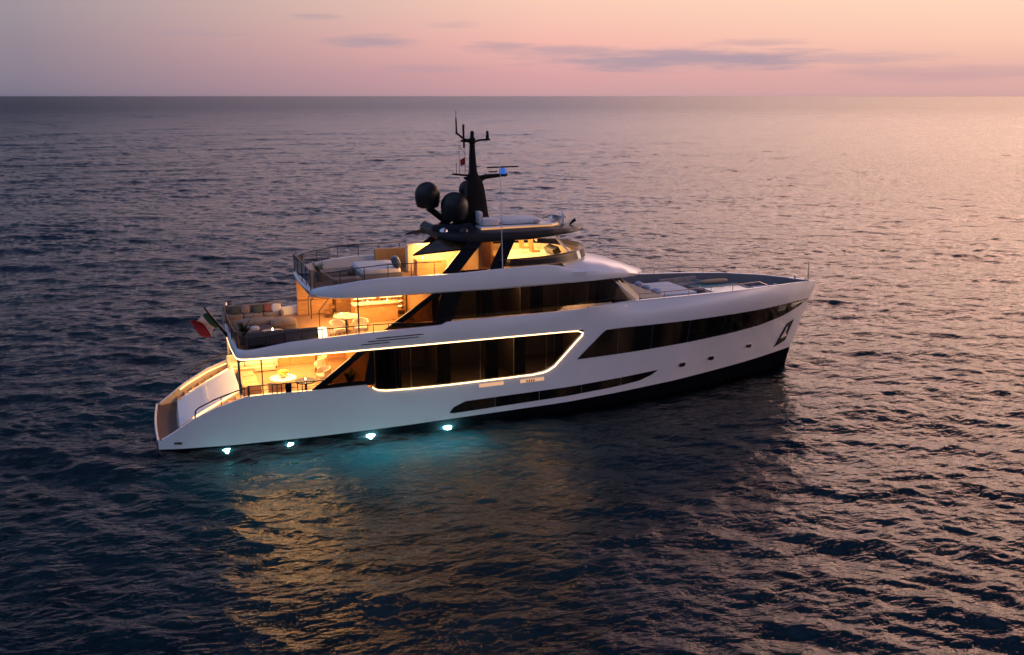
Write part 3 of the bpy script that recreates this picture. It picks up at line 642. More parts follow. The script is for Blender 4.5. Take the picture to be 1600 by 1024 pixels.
# ------------ sun deck slab
def sdw(x): return pl([(7.3,2.55),(7.45,2.85),(7.7,3.08),(8.1,3.26),(8.8,3.40),(10,3.50),(18,3.52),(20,3.50),(21.5,3.42),(22.5,3.3),(23.3,3.14),(24,2.9)], x)
SDT = [(7.3,6.78),(7.7,6.98),(9.35,7.20),(10.5,7.28),(14.2,7.28),(16.7,7.38),(20.5,7.44)]
SDB = [(7.3,6.62),(7.7,6.52),(8.3,6.45),(9.3,6.42),(16,6.40),(21,6.46),(24,6.52)]
for s in (-1, 1):
    mb = MB(); rows = []
    for x in linsp(7.3, 20.6, 46):
        zt, zb, y = pl(SDT, x), pl(SDB, x), sdw(x); h = zt-zb
        rows.append([(x, s*(y-.35), zb-.01), (x, s*(y-.10), zb), (x, s*(y-.02), zb+.08*h), (x, s*y, zb+.3*h), (x, s*(y-.03), zb+.7*h), (x, s*(y-.08), zt-.02), (x, s*(y-.13), zt), (x, s*(y-.22), zt), (x, s*(y-.25), zt-.03), (x, s*(y-.26), 6.7)])
        k = min(1, max(0, (x-18.4)/1.9)); k = k*k*(3-2*k)
        if k > 0:
            tgt = [(3.10,6.45),(3.40,6.455),(3.455,6.50),(3.48,6.72),(3.515,6.98),(3.42,7.03),(3.285,7.08),(3.02,7.14),(2.9,7.12),(2.8,7.1)]
            rows[-1] = [(x, s*(abs(p[1])*(1-k)+t[0]*k), p[2]*(1-k)+t[1]*k) for p, t in zip(rows[-1], tgt)]
    mb.grid(rows, flip=s > 0); mb.build('sun_deck_band', white, Y, smooth=True)
SP = [(7.3, y) for y in linsp(-2.45, 2.45, 9)]
mb = MB(); rows = []
for y in linsp(-2.6, 2.6, 15):
    x0 = 7.30-.12*math.cos(y/2.6*1.5); rows.append([(x0+.30, y, 6.60), (x0+.04, y, 6.62), (x0, y, 6.68), (x0, y, 6.74), (x0+.05, y, 6.78), (x0+.14, y, 6.78), (x0+.16, y, 6.7)])
mb.grid(rows); mb.build('sun_deck_band', white, Y, smooth=True)
P = [(x, sdw(x)-.2) for x in [7.25, 7.45, 7.7, 8.1, 8.8, 10, 14, 18, 20.6, 21.6]]
mb = MB(); mb.prism([(x, -y) for x, y in P]+[(x, y) for x, y in P[::-1]], 6.62, 6.72); mb.build('sun_deck', teak, Y)
mb = MB(); mb.prism([(x+.1, -y+.05) for x, y in P]+[(x+.1, y-.05) for x, y in P[::-1]], 6.44, 6.61); mb.build('deckhead', ceil, Y)
# forward roof of the house, sweeping down to the windscreen
mb = MB(); rows = []
def nosew(t): return pl([(0,3.52),(.3,3.44),(.5,3.28),(.7,2.98),(.85,2.5),(.95,1.75),(1,.9)], t)
for i in range(26):
    t = (i/25)**.85; xc = 19.7+(25.35-19.7)*t; wd = nosew(t)
    zc = pl([(0,7.42),(.22,7.40),(.45,7.22),(.66,6.95),(.85,6.58),(1,6.26)], t); zb = pl([(0,6.46),(.5,6.48),(.8,6.40),(1,6.14)], t); ze = zb+(zc-zb)*pl([(0,.55),(.6,.40),(1,.5)], t)
    r = []
    for j in range(33):
        u = -1+2*j/32; a = abs(u)
        if a > .9: k = (1-a)/.1; z = zb+(ze-zb)*k; y = wd*(1-.02*(1-k))
        else: q = a/.9; z = ze+(zc-ze)*(1-q**3.2); y = wd*(q**.95)*1.0 if q < 1 else wd
        x = xc-.9*(a**3)*t*(1 if t < .99 else 1)
        r.append((x, math.copysign(y, u), z))
    rows.append(r)
r = rows[-1]; rows.append([(p[0]-.02, p[1], (p[2]+6.16)/2) for p in r]); rows.append([(p[0]-.15, p[1]*.98, 6.13) for p in r]); mb.grid(rows)
mb.build('forward_roof', white, Y, smooth=True)
# sun deck rails
def rail_run(pts, h, posts, name='railing', m=darkrail, mid=True, r=.024, par=None):
    mb = MB(); top = [(p[0], p[1], p[2]+h) for p in pts]; mb.tube(top, r, 6)
    if mid: mb.tube([(p[0], p[1], p[2]+h*.5) for p in pts], r*.45, 5)
    for i in posts: mb.tube([pts[i], top[i]], r*.8, 5)
    return mb.build(name, m, par or Y)
for s in (-1, 1):
    rail_run([(x, s*(sdw(x)-.17), pl(SDT, x)) for x in linsp(7.5, 13.3, 17)], .60, range(0, 17, 3), mid=False)
rp = [(7.35, y, 6.76) for y in linsp(-2.6, 2.6, 9)]
rail_run(rp, .95, range(0, 9, 2), mid=False)
mb = MB(); mb.grid([[p, (p[0], p[1], p[2]+.9)] for p in rp])
for s in (-1, 1): mb.grid([[(x, s*(sdw(x)-.17), pl(SDT, x)), (x, s*(sdw(x)-.17), pl(SDT, x)+.56)] for x in linsp(7.5, 9.3, 6)])
mb.build('glass_balustrade', railglass, Y)
# ------------ hardtop
HTP = []
for i in range(41):
    t = i/40; x = 13.6+(21.85-13.6)*t; HTP.append((x, pl([(0,1.5),(.06,2.15),(.14,2.45),(.5,2.5),(.68,2.42),(.8,2.15),(.9,1.6),(.97,.8),(1,.05)], t)))
mb = MB(); rows = []
for x, y in HTP:
    t = (x-13.6)/8.25; zt = 8.96-.10*max(0, t-.7)/.3*1.2; th = pl([(0,.30),(.2,.48),(.55,.46),(.85,.24),(1,.05)], t); zb = zt-th
    rows.append([(x, -y*.90, zb), (x, -y*.99, zb+.05), (x, -y, zb+th*.5), (x, -y*.985, zt-.05), (x, -y*.93, zt), (x, 0, zt+.03), (x, y*.93, zt), (x, y*.985, zt-.05), (x, y, zb+th*.5), (x, y*.99, zb+.05), (x, y*.90, zb), (x, 0, zb)])
mb.grid(rows, closed=True); mb.add(rows[0], [tuple(range(12))]); mb.add(rows[-1], [tuple(range(12))]); mb.build('hardtop', carbon, Y, smooth=True)
# smoked roof panel aft of the hardtop, on the slope
for s in (-1, 1):
    q = [(12.15,s*2.55,8.12),(15.1,s*2.62,8.30),(15.6,s*1.9,8.70),(13.75,s*1.5,8.74)] if s < 0 else [(13.1,s*2.3,8.45),(15.1,s*2.5,8.4),(15.6,s*1.9,8.70),(13.75,s*1.5,8.74)]
    mb = MB(); mb.slab(q, -.04, ax=2); mb.build('roof_glass', roofglass, Y)
    mb = MB(); mb.tube(q, .04, 6, closed=True); mb.build('roof_frame', black, Y)
for s in (-1, 1):
    y = 2.95; yt = 2.35
    mb = MB()
    def dpost(a0, a1, b0, b1):
        mb.add([(a0,s*3.2,7.26),(a1,s*3.2,7.26),(b1,s*yt,8.66),(b0,s*yt,8.66),(a0,s*3.1,7.26),(a1,s*3.1,7.26),(b1,s*(yt-.1),8.66),(b0,s*(yt-.1),8.66)], [(0,1,2,3),(7,6,5,4),(0,4,5,1),(1,5,6,2),(2,6,7,3),(3,7,4,0)])
    dpost(13.35, 14.15, 14.95, 15.75); dpost(15.65, 16.35, 16.75, 17.35)
    mb.add([(14.15,s*3.19,7.26),(15.65,s*3.19,7.26),(15.55,s*3.14,7.36),(14.28,s*3.14,7.36)], [(0,1,2,3)])
    mb.build('hardtop_support', black, Y)
    mb = MB(); mb.add([(14.2,s*3.12,7.3),(15.7,s*3.12,7.3),(16.75,s*(yt-.06),8.6),(15.7,s*(yt-.06),8.6)], [(0,1,2,3)]); mb.build('quarter_window', smokeglass, Y)
    mb = MB(); mb.tube([(19.55,s*1.9,8.62),(20.25,s*2.2,7.72)], .07, 6); mb.build('hardtop_strut', white, Y, smooth=True)
# windscreen of the fly bridge
WS = [(16.4, 3.12), (17.5, 3.10), (18.6, 3.02), (19.6, 2.84), (20.4, 2.5), (21.1, 1.95), (21.6, 1.2), (21.8, 0)]
WSP = [(x, -y) for x, y in WS]+[(x, y) for x, y in WS[::-1][1:]]
def cr(pts, n=4):                     # smooth a polyline
    out = []
    for i in range(len(pts)-1):
        p0 = Vector(pts[max(i-1,0)]); p1 = Vector(pts[i]); p2 = Vector(pts[i+1]); p3 = Vector(pts[min(i+2,len(pts)-1)])
        for k in range(n):
            t = k/n; out.append(.5*((2*p1)+(p2-p0)*t+(2*p0-5*p1+4*p2-p3)*t*t+(3*p1-p0-3*p2+p3)*t**3))
    out.append(Vector(pts[-1])); return [tuple(v) for v in out]
WSP = cr(WSP)
mb = MB(); mb.grid([[(x, y, 7.40), (x-.12, y*.97, 7.72+.12*max(0,(x-18)/3.8))] for x, y in WSP]); mb.build('fly_windscreen', windglass, Y, smooth=True)
mb = MB(); mb.tube([(x-.12, y*.97, 7.73+.12*max(0,(x-18)/3.8)) for x, y in WSP], .03, 6); mb.build('windscreen_frame', darkrail, Y)
mb = MB(); rows = [[(x-.22, y*.93, 7.3), (x-.26, y*.92, 7.60), (x-.75, y*.80, 7.66), (x-.8, y*.78, 7.2)] for x, y in WSP if x > 17.6]; mb.grid(rows); mb.build('dash_coaming', cream, Y, smooth=True)
mb = MB(); mb.box((18.7, 0, 7.15), (3.2, 4.6, .5)); mb.build('helm_block', cream, Y, bevel=.05)
mb = MB(); mb.box((17.0, 1.5, 7.6), (.1, 2.6, 1.7)); mb.build('wood_panel', wood, Y)
mb = MB(); mb.box((20.0, -.6, 7.66), (.4, 1.2, .35), ry=-.5); mb.build('instrument_console', black, Y, bevel=.03)
mat('orange_leather', (.45,.2,.07), .6)
for y in (-.9, .5):
    mb = MB(); mb.box((18.9,y,7.72), (.45,.5,.14)); hs = mb.build('helm_seat', MATS['orange_leather'], Y, bevel=.04)
    mb = MB(); mb.box((18.7,y,8.05), (.12,.5,.6), ry=-.15); mb.build('seat_back', MATS['orange_leather'], hs, bevel=.04)
lamp('fly_lamp', 'AREA', (18.2, 0, 8.44), 340, WARM, Y, size=3.4, sy=3.6)
for x in (17.2, 18.4, 19.4):
    for y in (-1.3, 1.3):
        mb = MB(); mb.lathe((x, y, 8.47 if x < 19 else 8.55), [(.07,0),(.07,.03)], 10); mb.build('downlight', downl, Y)
# lit bar block aft of the hardtop supports
mb = MB(); mb.box((14.3, .9, 7.42), (3.2, .5, 1.35)); mb.box((15.6, 0, 7.5), (.2, 4.2, 1.6)); mb.build('bar_wall', cream, Y, bevel=.02)
mb = MB(); mb.box((12.4, 2.6, 7.22), (1.9, .35, .95)); mb.build('bar_wall', wood, Y, bevel=.02)
mb = MB(); mb.box((13.6, -.2, 7.1), (1.5, .7, .8)); mb.build('bar_counter', wood, Y, bevel=.02)
lamp('bar_lamp', 'AREA', (14.0, -.6, 8.35), 330, WARM, Y, size=1.6, sy=3.0)
lamp('bar_lamp', 'POINT', (13.6, -1.6, 7.75), 60, WARM, Y, size=.12)
# hardtop lounge: low coaming with light line, seats, small console
mb = MB(); P = [(15.9,-1.35),(19.7,-1.2),(20.2,-.8),(20.2,.8),(19.7,1.2),(15.9,1.35)]
mb.prism(P, 8.93, 9.10); mb.build('lounge_base', white, Y, bevel=.03)
mb = MB(); mb.tube([(x*1.0+.0, y*1.04, 9.0) for x, y in P], .04, 6); mb.build('light_strip', led_dim, Y)
mb = MB()
mb.cushion((16.5,-.2,9.28), (1.0,2.0,.36)); mb.cushion((18.2,-.1,9.24), (2.2,1.9,.26)); mb.cushion((16.05,0,9.5), (.25,1.9,.6)); mb.build('lounge_cushion', fab_white, Y, smooth=True)
mb = MB(); mb.tube([(16.0,-1.2,9.1),(16.0,-1.2,9.55),(16.4,-1.2,9.62)], .02, 5); mb.tube([(19.9,-.9,9.05),(20.4,-.5,9.32),(20.4,.5,9.32),(19.9,.9,9.05)], .02, 5); mb.build('railing', darkrail, Y)
mb = MB(); mb.grid([[(x, y, 9.1), (x+.12, y*.98, 9.34)] for x, y in ((18.6,-1.3),(19.8,-1.15),(20.35,-.7),(20.45,0),(20.35,.7),(19.8,1.15),(18.6,1.3))]); mb.build('wind_deflector', railglass, Y, smooth=True)
mb = MB(); mb.lathe((20.75,-.2,8.92), [(.10,0),(.08,.35),(.12,.38),(.13,.5),(.06,.62)], 12); sl = mb.build('searchlight', white, Y, smooth=True)
mb = MB(); mb.lathe((21.05,.35,8.9), [(.05,0),(.05,.22),(.14,.26),(.14,.36),(.02,.42)], 12); mb.build('searchlight', steel, Y, smooth=True)
mb = MB(); mb.tube([(21.0,-.5,8.92),(21.3,-.5,9.15)], [.05,.09], 8); mb.build('horn', black, Y)
# ------------ mast
def loft(mb, secs):                   # box sections (x, z, half length, half width)
    mb.grid([[(x-a, -b, z), (x-a*.7, -b*1.15, z), (x+a*.7, -b*1.15, z), (x+a, -b, z), (x+a, b, z), (x+a*.7, b*1.15, z), (x-a*.7, b*1.15, z), (x-a, b, z)] for x, z, a, b in secs], closed=True)
    x, z, a, b = secs[-1]; mb.add([(x-a,-b,z),(x+a,-b,z),(x+a,b,z),(x-a,b,z)], [(0,1,2,3)])
mb = MB(); loft(mb, [(16.0,8.9,.82,.42),(16.0,9.6,.62,.36),(16.03,10.5,.48,.3),(16.0,11.05,.42,.26),(15.98,11.35,.30,.2),(15.95,11.7,.17,.14),(15.93,12.4,.14,.12),(15.92,13.1,.10,.09)])
mast = mb.build('mast', mastblack, Y, smooth=True)
mb = MB(); mb.tube([(16.1,0,11.25),(16.6,0,11.42),(17.75,0,11.5)], [.2,.12,.07], 8); mb.tube([(16.0,-.0,10.9),(16.3,0,11.3)], .2, 8); mb.build('radar_bracket', mastblack, mast, smooth=True)
mb = MB(); mb.lathe((17.52,0,11.54), [(.17,0),(.19,.08),(.17,.22),(.10,.27),(.06,.30)], 14); rb = mb.build('radar', blueglow, mast, smooth=True)
mb = MB(); mb.box((17.52, 0, 11.88), (1.75, .10, .075), rz=.12); mb.build('radar_scanner', carbon, rb, bevel=.02)
mb = MB(); mb.box((17.0, 0, 11.66), (.45, .08, .06)); mb.build('small_scanner', carbon, mast)
mb = MB(); mb.lathe((15.93,0,13.05), [(.16,0),(.19,.12),(.17,.24),(.10,.32),(.10,.55),(.06,.62)], 12); mb.build('masthead', mastblack, mast, smooth=True)
mb = MB(); mb.tube([(15.9,0,13.2),(15.5,0,13.28),(15.15,0,13.56)], .05, 6); mb.tube([(15.9,0,13.15),(15.35,0,13.2)], .06, 6); mb.tube([(15.95,0,13.1),(16.3,0,13.22),(16.85,0,13.24)], .055, 6); mb.build('yardarm', mastblack, mast)
mb = MB(); mb.tube([(15.13,0,13.5),(15.11,0,14.3)], [.05,.035], 6); mb.tube([(15.11,0,14.3),(15.11,0,14.65)], .012, 5); mb.build('antenna', mastblack, mast)
mb = MB(); mb.tube([(15.5,0,12.85),(15.48,0,13.98)], [.04,.06], 6); mb.build('antenna', mastblack, mast)
mb = MB(); mb.lathe((16.72,0,13.24), [(.09,0),(.09,.18),(.06,.24),(.07,.42)], 10); mb.build('navigation_light', mastblack, mast)
mb = MB(); mb.tube([(14.9,0,11.60),(15.75,0,11.5)], .055, 6); mb.tube([(15.1,0,11.6),(15.1,0,12.15)], .015, 5); mb.tube([(15.25,0,11.6),(15.25,0,13.2)], .008, 4); mb.tube([(15.55,0,11.5),(15.55,0,13.2)], .008, 4); mb.tube([(15.5,0,11.38),(15.8,0,11.38)], .08, 6); mb.build('spreader', mastblack, mast)
mb = MB(); mb.tube([(15.6,0,12.5),(15.3,0,12.9)], .01, 4); mb.build('halyard', mastblack, mast)
for x, y, z, r in ((13.72,.4,10.60,.63),(14.88,-.35,10.08,.69),(15.92,.75,10.75,.46)):
    mb = MB(); prof = [(r*.55,-r*1.05),(r*.85,-r*.95),(r*.97,-r*.5),(r,0)]+[(r*math.cos(a), r*math.sin(a)*1.0) for a in linsp(.15, 1.5, 10)]+[(.01, r)]
    mb.lathe((x, y, z), prof, 28); d = mb.build('satellite_dome', mat('dome_black', (.006,.008,.008), .42, spec=.35) if 'dome_black' not in MATS else MATS['dome_black'], mast, smooth=True)
    mb = MB(); mb.tube([(x, y, z-r*1.0), (x+(.75 if x < 14 else .15), y*.4, 9.35), (x+(1.2 if x < 14 else .4), 0, 8.98)], [.16,.16,.22], 8); mb.build('dome_arm', mastblack, d, smooth=True)
mb = MB(); mb.box((14.6, 0, 9.12), (2.4, 2.2, .3), taper=.8); mb.build('mast_plinth', black, Y, bevel=.06)
for x, y in ((14.0,-1.35),(14.9,-1.7),(13.9,.4)):
    mb = MB(); mb.lathe((x, y, 8.98), [(.22,0),(.2,.1),(.1,.18),(.02,.2)], 14); mb.build('antenna_dome', steel if x < 14.5 else carbon, Y, smooth=True)
mb = MB(); mb.tube([(16.28,-3.42,7.0),(16.26,-3.1,12.55)], [.028,.010], 6); mb.build('whip_antenna', mat('whip_white', (.6,.6,.62), .4), Y)
mb = MB(); mb.tube([(16.28,3.42,7.0),(16.26,3.1,12.55)], [.028,.010], 6); mb.build('whip_antenna', MATS['whip_white'], Y)
# ------------ foredeck: side rails, sunken lounge, pool
for s in (-1, 1):
    pts = [(x, s*(hb(x, 5.2)-.1), pl(SHEER, x)) for x in linsp(23.6, 31.4, 17)]
    mb = MB(); mb.tube([(p[0], p[1], p[2]+.34) for p in pts], .024, 6); mb.tube([(pts[-1][0], pts[-1][1], pts[-1][2]+.34), (32.3, s*(hb(32.3,5.2)-.1), pl(SHEER,32.3)+.02)], .02, 5)
    for i in range(0, 17, 3): mb.tube([pts[i], (pts[i][0], pts[i][1], pts[i][2]+.34)], .018, 5)
    mb.build('railing', mat('brass_rail' , (.45,.36,.3), .3, metal=.8) if s < 0 else MATS['brass_rail'], Y)
mb = MB(); mb.box((26.6, 0, 4.62), (3.2, 3.6, .42), taper=.96); mb.build('foredeck_plinth', white, Y, bevel=.06)
mb = MB(); P = [(25.3,-2.3),(28.6,-1.9),(28.6,1.9),(25.3,2.3)]
mb.box((24.9, 0, 4.8), (1.5, 5.2, .75)); mb.build('dashboard_shroud', carbon, Y, bevel=.1)
mb = MB(); mb.prism([(29.2,-1.7),(32.4,-1.2),(32.4,1.2),(29.2,1.7)], 4.42, 4.80); mb.build('pool_surround', greydeck, Y, bevel=.03)
mb = MB(); mb.prism([(29.6,-1.25),(31.9,-.95),(31.9,.95),(29.6,1.25)], 4.79, 4.815); mb.build('pool_basin', pool, Y)
mb = MB(); mb.box((33.6,0,4.55), (1.6,1.1,.25), taper=.9); mb.build('windlass_hatch', white, Y, bevel=.04)
mb = MB(); mb.lathe((34.4,.35,4.42), [(.16,0),(.16,.1),(.09,.14),(.09,.3),(.15,.34)], 12); mb.lathe((34.4,-.35,4.42), [(.16,0),(.16,.1),(.09,.14),(.09,.3),(.15,.34)], 12); mb.build('windlass', steel, Y, smooth=True)
# ------------ underwater lamps along the waterline
for s in (-1, 1):
    for x, rr_, pw in ((3.2, .07, 150), (5.95, .09, 200), (9.6, .17, 420), (13.3, .17, 420)):
        z = -.27; y = hb(x, z)+.05
        mb = MB(); mb.lathe((x, s*y, z), [(.02,-.8*rr_),(.7*rr_,-.6*rr_),(rr_,0),(.7*rr_,.6*rr_),(.02,.8*rr_)], 14); mb.build('underwater_light', uwl if rr_ > .1 else uws, Y, smooth=True)

# ------------------------------------------------------------ things on board
# ensign
def flag_cloth(pts_fn, n, m, cols, name, parent=None):
    v = [pts_fn(i/n, j/m) for j in range(m+1) for i in range(n+1)]; f = []; mi = []
    for j in range(m):
        for i in range(n): f.append((j*(n+1)+i, j*(n+1)+i+1, (j+1)*(n+1)+i+1, (j+1)*(n+1)+i)); mi.append(cols(i/n, j/m))
    return v, f, mi
def fl(u, v):
    top = Vector((2.98,0,5.56)); bot = Vector((3.42,0,4.88)); hoist = top.lerp(bot, v)
    out = Vector((-.80, -.10, -.26)); p = hoist+out*u+Vector((0, .20*math.sin(u*9+v*4)*u**.6, -.18*u*u+.11*math.sin(u*8+v*5)*u)); p += Vector((.25*u*(v-.2), 0, -.05*u*v)); return tuple(p)
v, f, mi = flag_cloth(fl, 30, 14, lambda u, v: 0 if u < .333 else (1 if u < .666 else 2), 'flag')
mb = MB(); mb.v = v; mb.f = f; mb.mi = mi
fo = mb.build('flag', [fgreen, fwhite, fred], smooth=True, loc=(3.4,0,4.6))
md = fo.modifiers.new('thick', 'SOLIDIFY'); md.thickness = .012
tag(fo, 'green, white and red flag with a gold shield emblem, flying from the black stern staff', 'flag')
mb = MB(); g = []
for k in (-1, 1):
    ring = [(.5+.075*math.cos(a), .48+.17*math.sin(a)) for a in linsp(0, 2*math.pi, 15)[:-1]]
    mb.add([tuple(Vector(fl(a, b))+Vector((0, k*.02, 0))) for a, b in ring], [tuple(range(14))])
    mb.add([tuple(Vector(fl(a, b))+Vector((0, k*.03, 0))) for a, b in ((.465,.42),(.535,.42),(.535,.5),(.50,.58),(.465,.5))], [(0,1,2,3,4)])
mb.mi = [0, 1, 0, 1]
mb.build('emblem', [fgold, fgreen], fo)
fo2 = MB(); fo2.add([(15.56,0,12.05),(15.30,-.05,11.98),(15.28,-.05,12.28),(15.55,0,12.42)], [(0,1,2,3)])
c = fo2.build('courtesy_flag', fred, loc=(15.56,0,12.0)); c.modifiers.new('thick', 'SOLIDIFY').thickness = .01; tag(c, 'tiny red flag hanging on a halyard beside the mast', 'flag')

def sofa(name, loc, rz, Lg, D, label, m, back=.42, nb=3, backs=True, arms=True):
    t = empty(name, loc, label, 'sofa'); Mx = Matrix.Rotation(rz, 3, 'Z')
    def wv(x, y, z): return tuple(Mx @ Vector((x, y, z))+Vector(loc))
    mb = MB(); mb.box(wv(0,0,.16), (Lg, D, .24), rz=rz); mb.build('sofa_base', m, t, bevel=.03)
    for k in range(nb):
        wd = Lg/nb; mb = MB(); mb.cushion(wv(-Lg/2+wd*(k+.5), .06, .36), (wd*.98, D*.9, .2), rz=rz, r=.18); mb.build('seat_cushion', m, t, smooth=True)
        if backs: mb = MB(); mb.box(wv(-Lg/2+wd*(k+.5), D/2-.08, .28+back/2), (wd*.985, .16, back+.3), rz=rz); mb.build('backrest', m, t, bevel=.04)
    if arms:
        for s in (-1, 1): mb = MB(); mb.box(wv(s*(Lg/2-.07), 0, .32), (.16, D, .5), rz=rz); mb.build('armrest', m, t, bevel=.04)
    return t
def pillow(loc, d, m, label, rz=0, ry=0, rx=0, cat='cushion', name='cushion', group=None):
    mb = MB(); mb.cushion(loc, d, rz=rz, ry=ry, rx=rx, r=.55); o = mb.build(name, m, smooth=True, loc=loc); return tag(o, label, cat, group)
def table(name, loc, r, h, label, m, top=cream, sq=None):
    t = empty(name, loc, label, 'table'); mb = MB()
    if sq: mb.box((loc[0], loc[1], loc[2]+h), (sq[0], sq[1], .05))
    else: mb.lathe((loc[0], loc[1], loc[2]+h-.03), [(r*.97,0),(r,.02),(r,.04),(r*.98,.06)], 28)
    mb.build('tabletop', top, t, bevel=.01 if sq else 0); mb = MB(); mb.lathe(loc, [(.22,0),(.22,.03),(.05,.06),(.05,h-.03)], 14); mb.build('pedestal', m, t, smooth=True); return t
def armchair(loc, rz, label, m, group=None):
    t = empty('armchair', loc, label, 'chair', group); Mx = Matrix.Rotation(rz, 3, 'Z')
    def wv(x, y, z): return tuple(Mx @ Vector((x, y, z))+Vector(loc))
    mb = MB(); mb.cushion(wv(0,0,.34), (.62,.62,.2), rz=rz, r=.25); mb.build('seat', m, t, smooth=True)
    mb = MB(); rows = []
    for a in linsp(-2.0, 2.0, 15): rows.append([wv(.36*math.sin(a)*1.0, .34*math.cos(a), .2), wv(.38*math.sin(a), .36*math.cos(a), .78-.12*abs(a)/2), wv(.31*math.sin(a), .29*math.cos(a), .78-.12*abs(a)/2), wv(.30*math.sin(a), .28*math.cos(a), .2)])
    mb.grid(rows, closed=True); mb.add(rows[0], [(0,1,2,3)]); mb.add(rows[-1], [(3,2,1,0)]); mb.build('backrest', m, t, smooth=True)
    for x in (-.24,.24):
        for y in (-.24,.24): mb = MB(); mb.tube([wv(x,y,0), wv(x*.9,y*.9,.26)], .02, 6); mb.build('leg', darkrail, t)
    return t
def plant(name, loc, h, n, label, spike=True, pm=pot, lm=leaf):
    t = empty(name, loc, label, 'plant'); mb = MB(); mb.lathe(loc, [(.17,0),(.24,.42),(.25,.45),(.21,.45),(.20,.40)], 16); mb.build('pot', pm, t, smooth=True)
    rg = random.Random(hash(label) % 1000 if False else int(loc[0]*100)); mb = MB()
    for k in range(n):
        a = rg.uniform(0, 6.283); l = h*rg.uniform(.65, 1.1); lean = rg.uniform(.1, .75); b = Vector(loc)+Vector((0,0,.42)); d = Vector((math.cos(a)*lean, math.sin(a)*lean, 1)).normalized(); sd_ = Vector((-math.sin(a), math.cos(a), 0))*rg.uniform(.03,.05)
        p = []; q = b.copy()
        for i in range(5):
            wv_ = sd_*(1.0, 1.2, 1.1, .8, .1)[i]; p.append((tuple(q-wv_), tuple(q+wv_))); d = (d+Vector((math.cos(a)*.12, math.sin(a)*.12, -.10))).normalized(); q = q+d*l/4
        mb.grid(p)
    mb.build('leaves', lm, t); return t
ZU = 4.36
sofa('sofa', (5.95,-2.78,ZU), math.pi, 3.1, .95, 'long dark grey sofa with its back to the near rail of the aft terrace', fab_dark, back=.42, nb=4)
sofa('sofa', (5.2,2.55,ZU), 0, 2.9, 1.0, 'long grey brown sofa along the far rail of the aft terrace', fab_taupe, nb=3)
for i, (x, y, z, m, lb, ry) in enumerate(((4.35,2.6,.66,fab_green,'dark green cushion at the aft end of the far terrace sofa',0), (4.85,2.65,.66,fab_taupe,'plain taupe cushion beside the dark green one on the far terrace sofa',.1), (5.45,2.6,.66,fab_green,'olive cushion in the middle of the far terrace sofa',-.1), (5.95,2.65,.66,fab_red,'red brown cushion on the far terrace sofa, next to the orange wall',.1), (6.35,2.6,.64,fab_white,'pale pink cushion at the forward end of the far terrace sofa',0))):
    pillow((x,y,ZU+z), (.5,.2,.44), m, lb, rx=-.25, ry=ry)
t = empty('daybed', (5.6,.55,ZU), 'low grey daybed in the middle of the aft terrace with two bolsters', 'daybed')
mb = MB(); mb.cushion((5.6,.55,ZU+.22), (2.9,1.5,.4), r=.15); mb.build('mattress', fab_grey, t, smooth=True)
pillow((5.1,.1,ZU+.56), (1.7,.55,.38), fab_taupe, 'long taupe bolster lying on the terrace daybed', cat='bolster', name='bolster')
pillow((6.35,-.25,ZU+.54), (1.25,.6,.40), fab_taupe, 'rounded bolster glowing orange at the forward end of the terrace daybed', cat='bolster', name='bolster')
pillow((4.8,-1.0,ZU+.5), (.7,.4,.22), fab_white, 'small white cushion between the spiky plant and the near terrace sofa')
table('coffee_table', (5.7,-1.3,ZU), .5, .36, 'low pale round table behind the dark terrace sofa', darkrail, cream)
plant('spiky_plant', (4.35,-1.9,ZU), .85, 46, 'dark spiky plant in a grey planter at the aft corner of the terrace')
for x, y, rz, lb in ((8.6,-1.9,.3,'dining chair nearest the rail on the forward terrace'), (9.7,-1.9,-.2,'dining chair next to the raked window wing on the terrace'), (9.2,.1,math.pi,'dining chair on the far side of the terrace table')):
    armchair((x,y,ZU), rz, lb, cream, 'dining chairs on the terrace')
table('dining_table', (9.2,-.95,ZU), .62, .72, 'round dining table under the warm lit terrace ceiling', darkrail, cream)
lamp('table_lamp', 'POINT', (7.6,-2.4,ZU+.45), 22, WARM, None, size=.15)
tl = empty('table_lantern', (7.75,-2.75,ZU), 'bright glowing lantern at the end of the dark terrace sofa', 'lantern')
mb = MB(); mb.lathe((7.75,-2.75,ZU+.06), [(.20,0),(.22,.3),(.2,.62)], 16); mb.build('lantern_shade', mat('lantern_glow', (.9,.8,.6), .6, emis=(1,.78,.42), es=3.2), tl, smooth=True); mb = MB(); mb.lathe((7.75,-2.75,ZU), [(.2,0),(.2,.06)], 16); mb.build('lantern_base', darkrail, tl)
# aft cockpit
ZM = 1.9
sofa('sofa', (5.0,2.5,ZM), 0, 2.4, 1.0, 'cream sofa along the far side of the lower aft cockpit', cream, nb=3, back=.35)
sofa('sofa', (4.55,-.6,ZM), math.pi/2, 3.2, .85, 'tan sofa across the aft end of the lower cockpit behind the white hatch', mat('tan_upholstery', (.42,.25,.14), .85, var=.15), nb=3, back=.15)
table('coffee_table', (6.1,-.9,ZM), .62, .42, 'round white table in the middle of the lower cockpit', darkrail, fab_white)
table('side_table', (7.0,-1.9,ZM), .5, .46, 'dark round side table beside the near rail of the lower cockpit', black, black)
armchair((8.0,-.9,ZM), -1.2, 'brown tub chair in front of the saloon doors', fab_taupe, None)
armchair((8.2,1.2,ZM), -1.8, 'cream tub chair on the far side, by the saloon doors', cream, None)
armchair((5.6,-2.4,ZM), 2.7, 'tan tub chair close to the near rail of the lower cockpit', MATS['tan_upholstery'], None)
pillow((4.6,2.65,ZM+.66), (.55,.2,.45), fab_dark, 'dark cushion on the cream cockpit sofa', rx=-.2)
pillow((5.6,2.65,ZM+.66), (.9,.2,.45), fab_white, 'long white cushion on the cream cockpit sofa', rx=-.2)
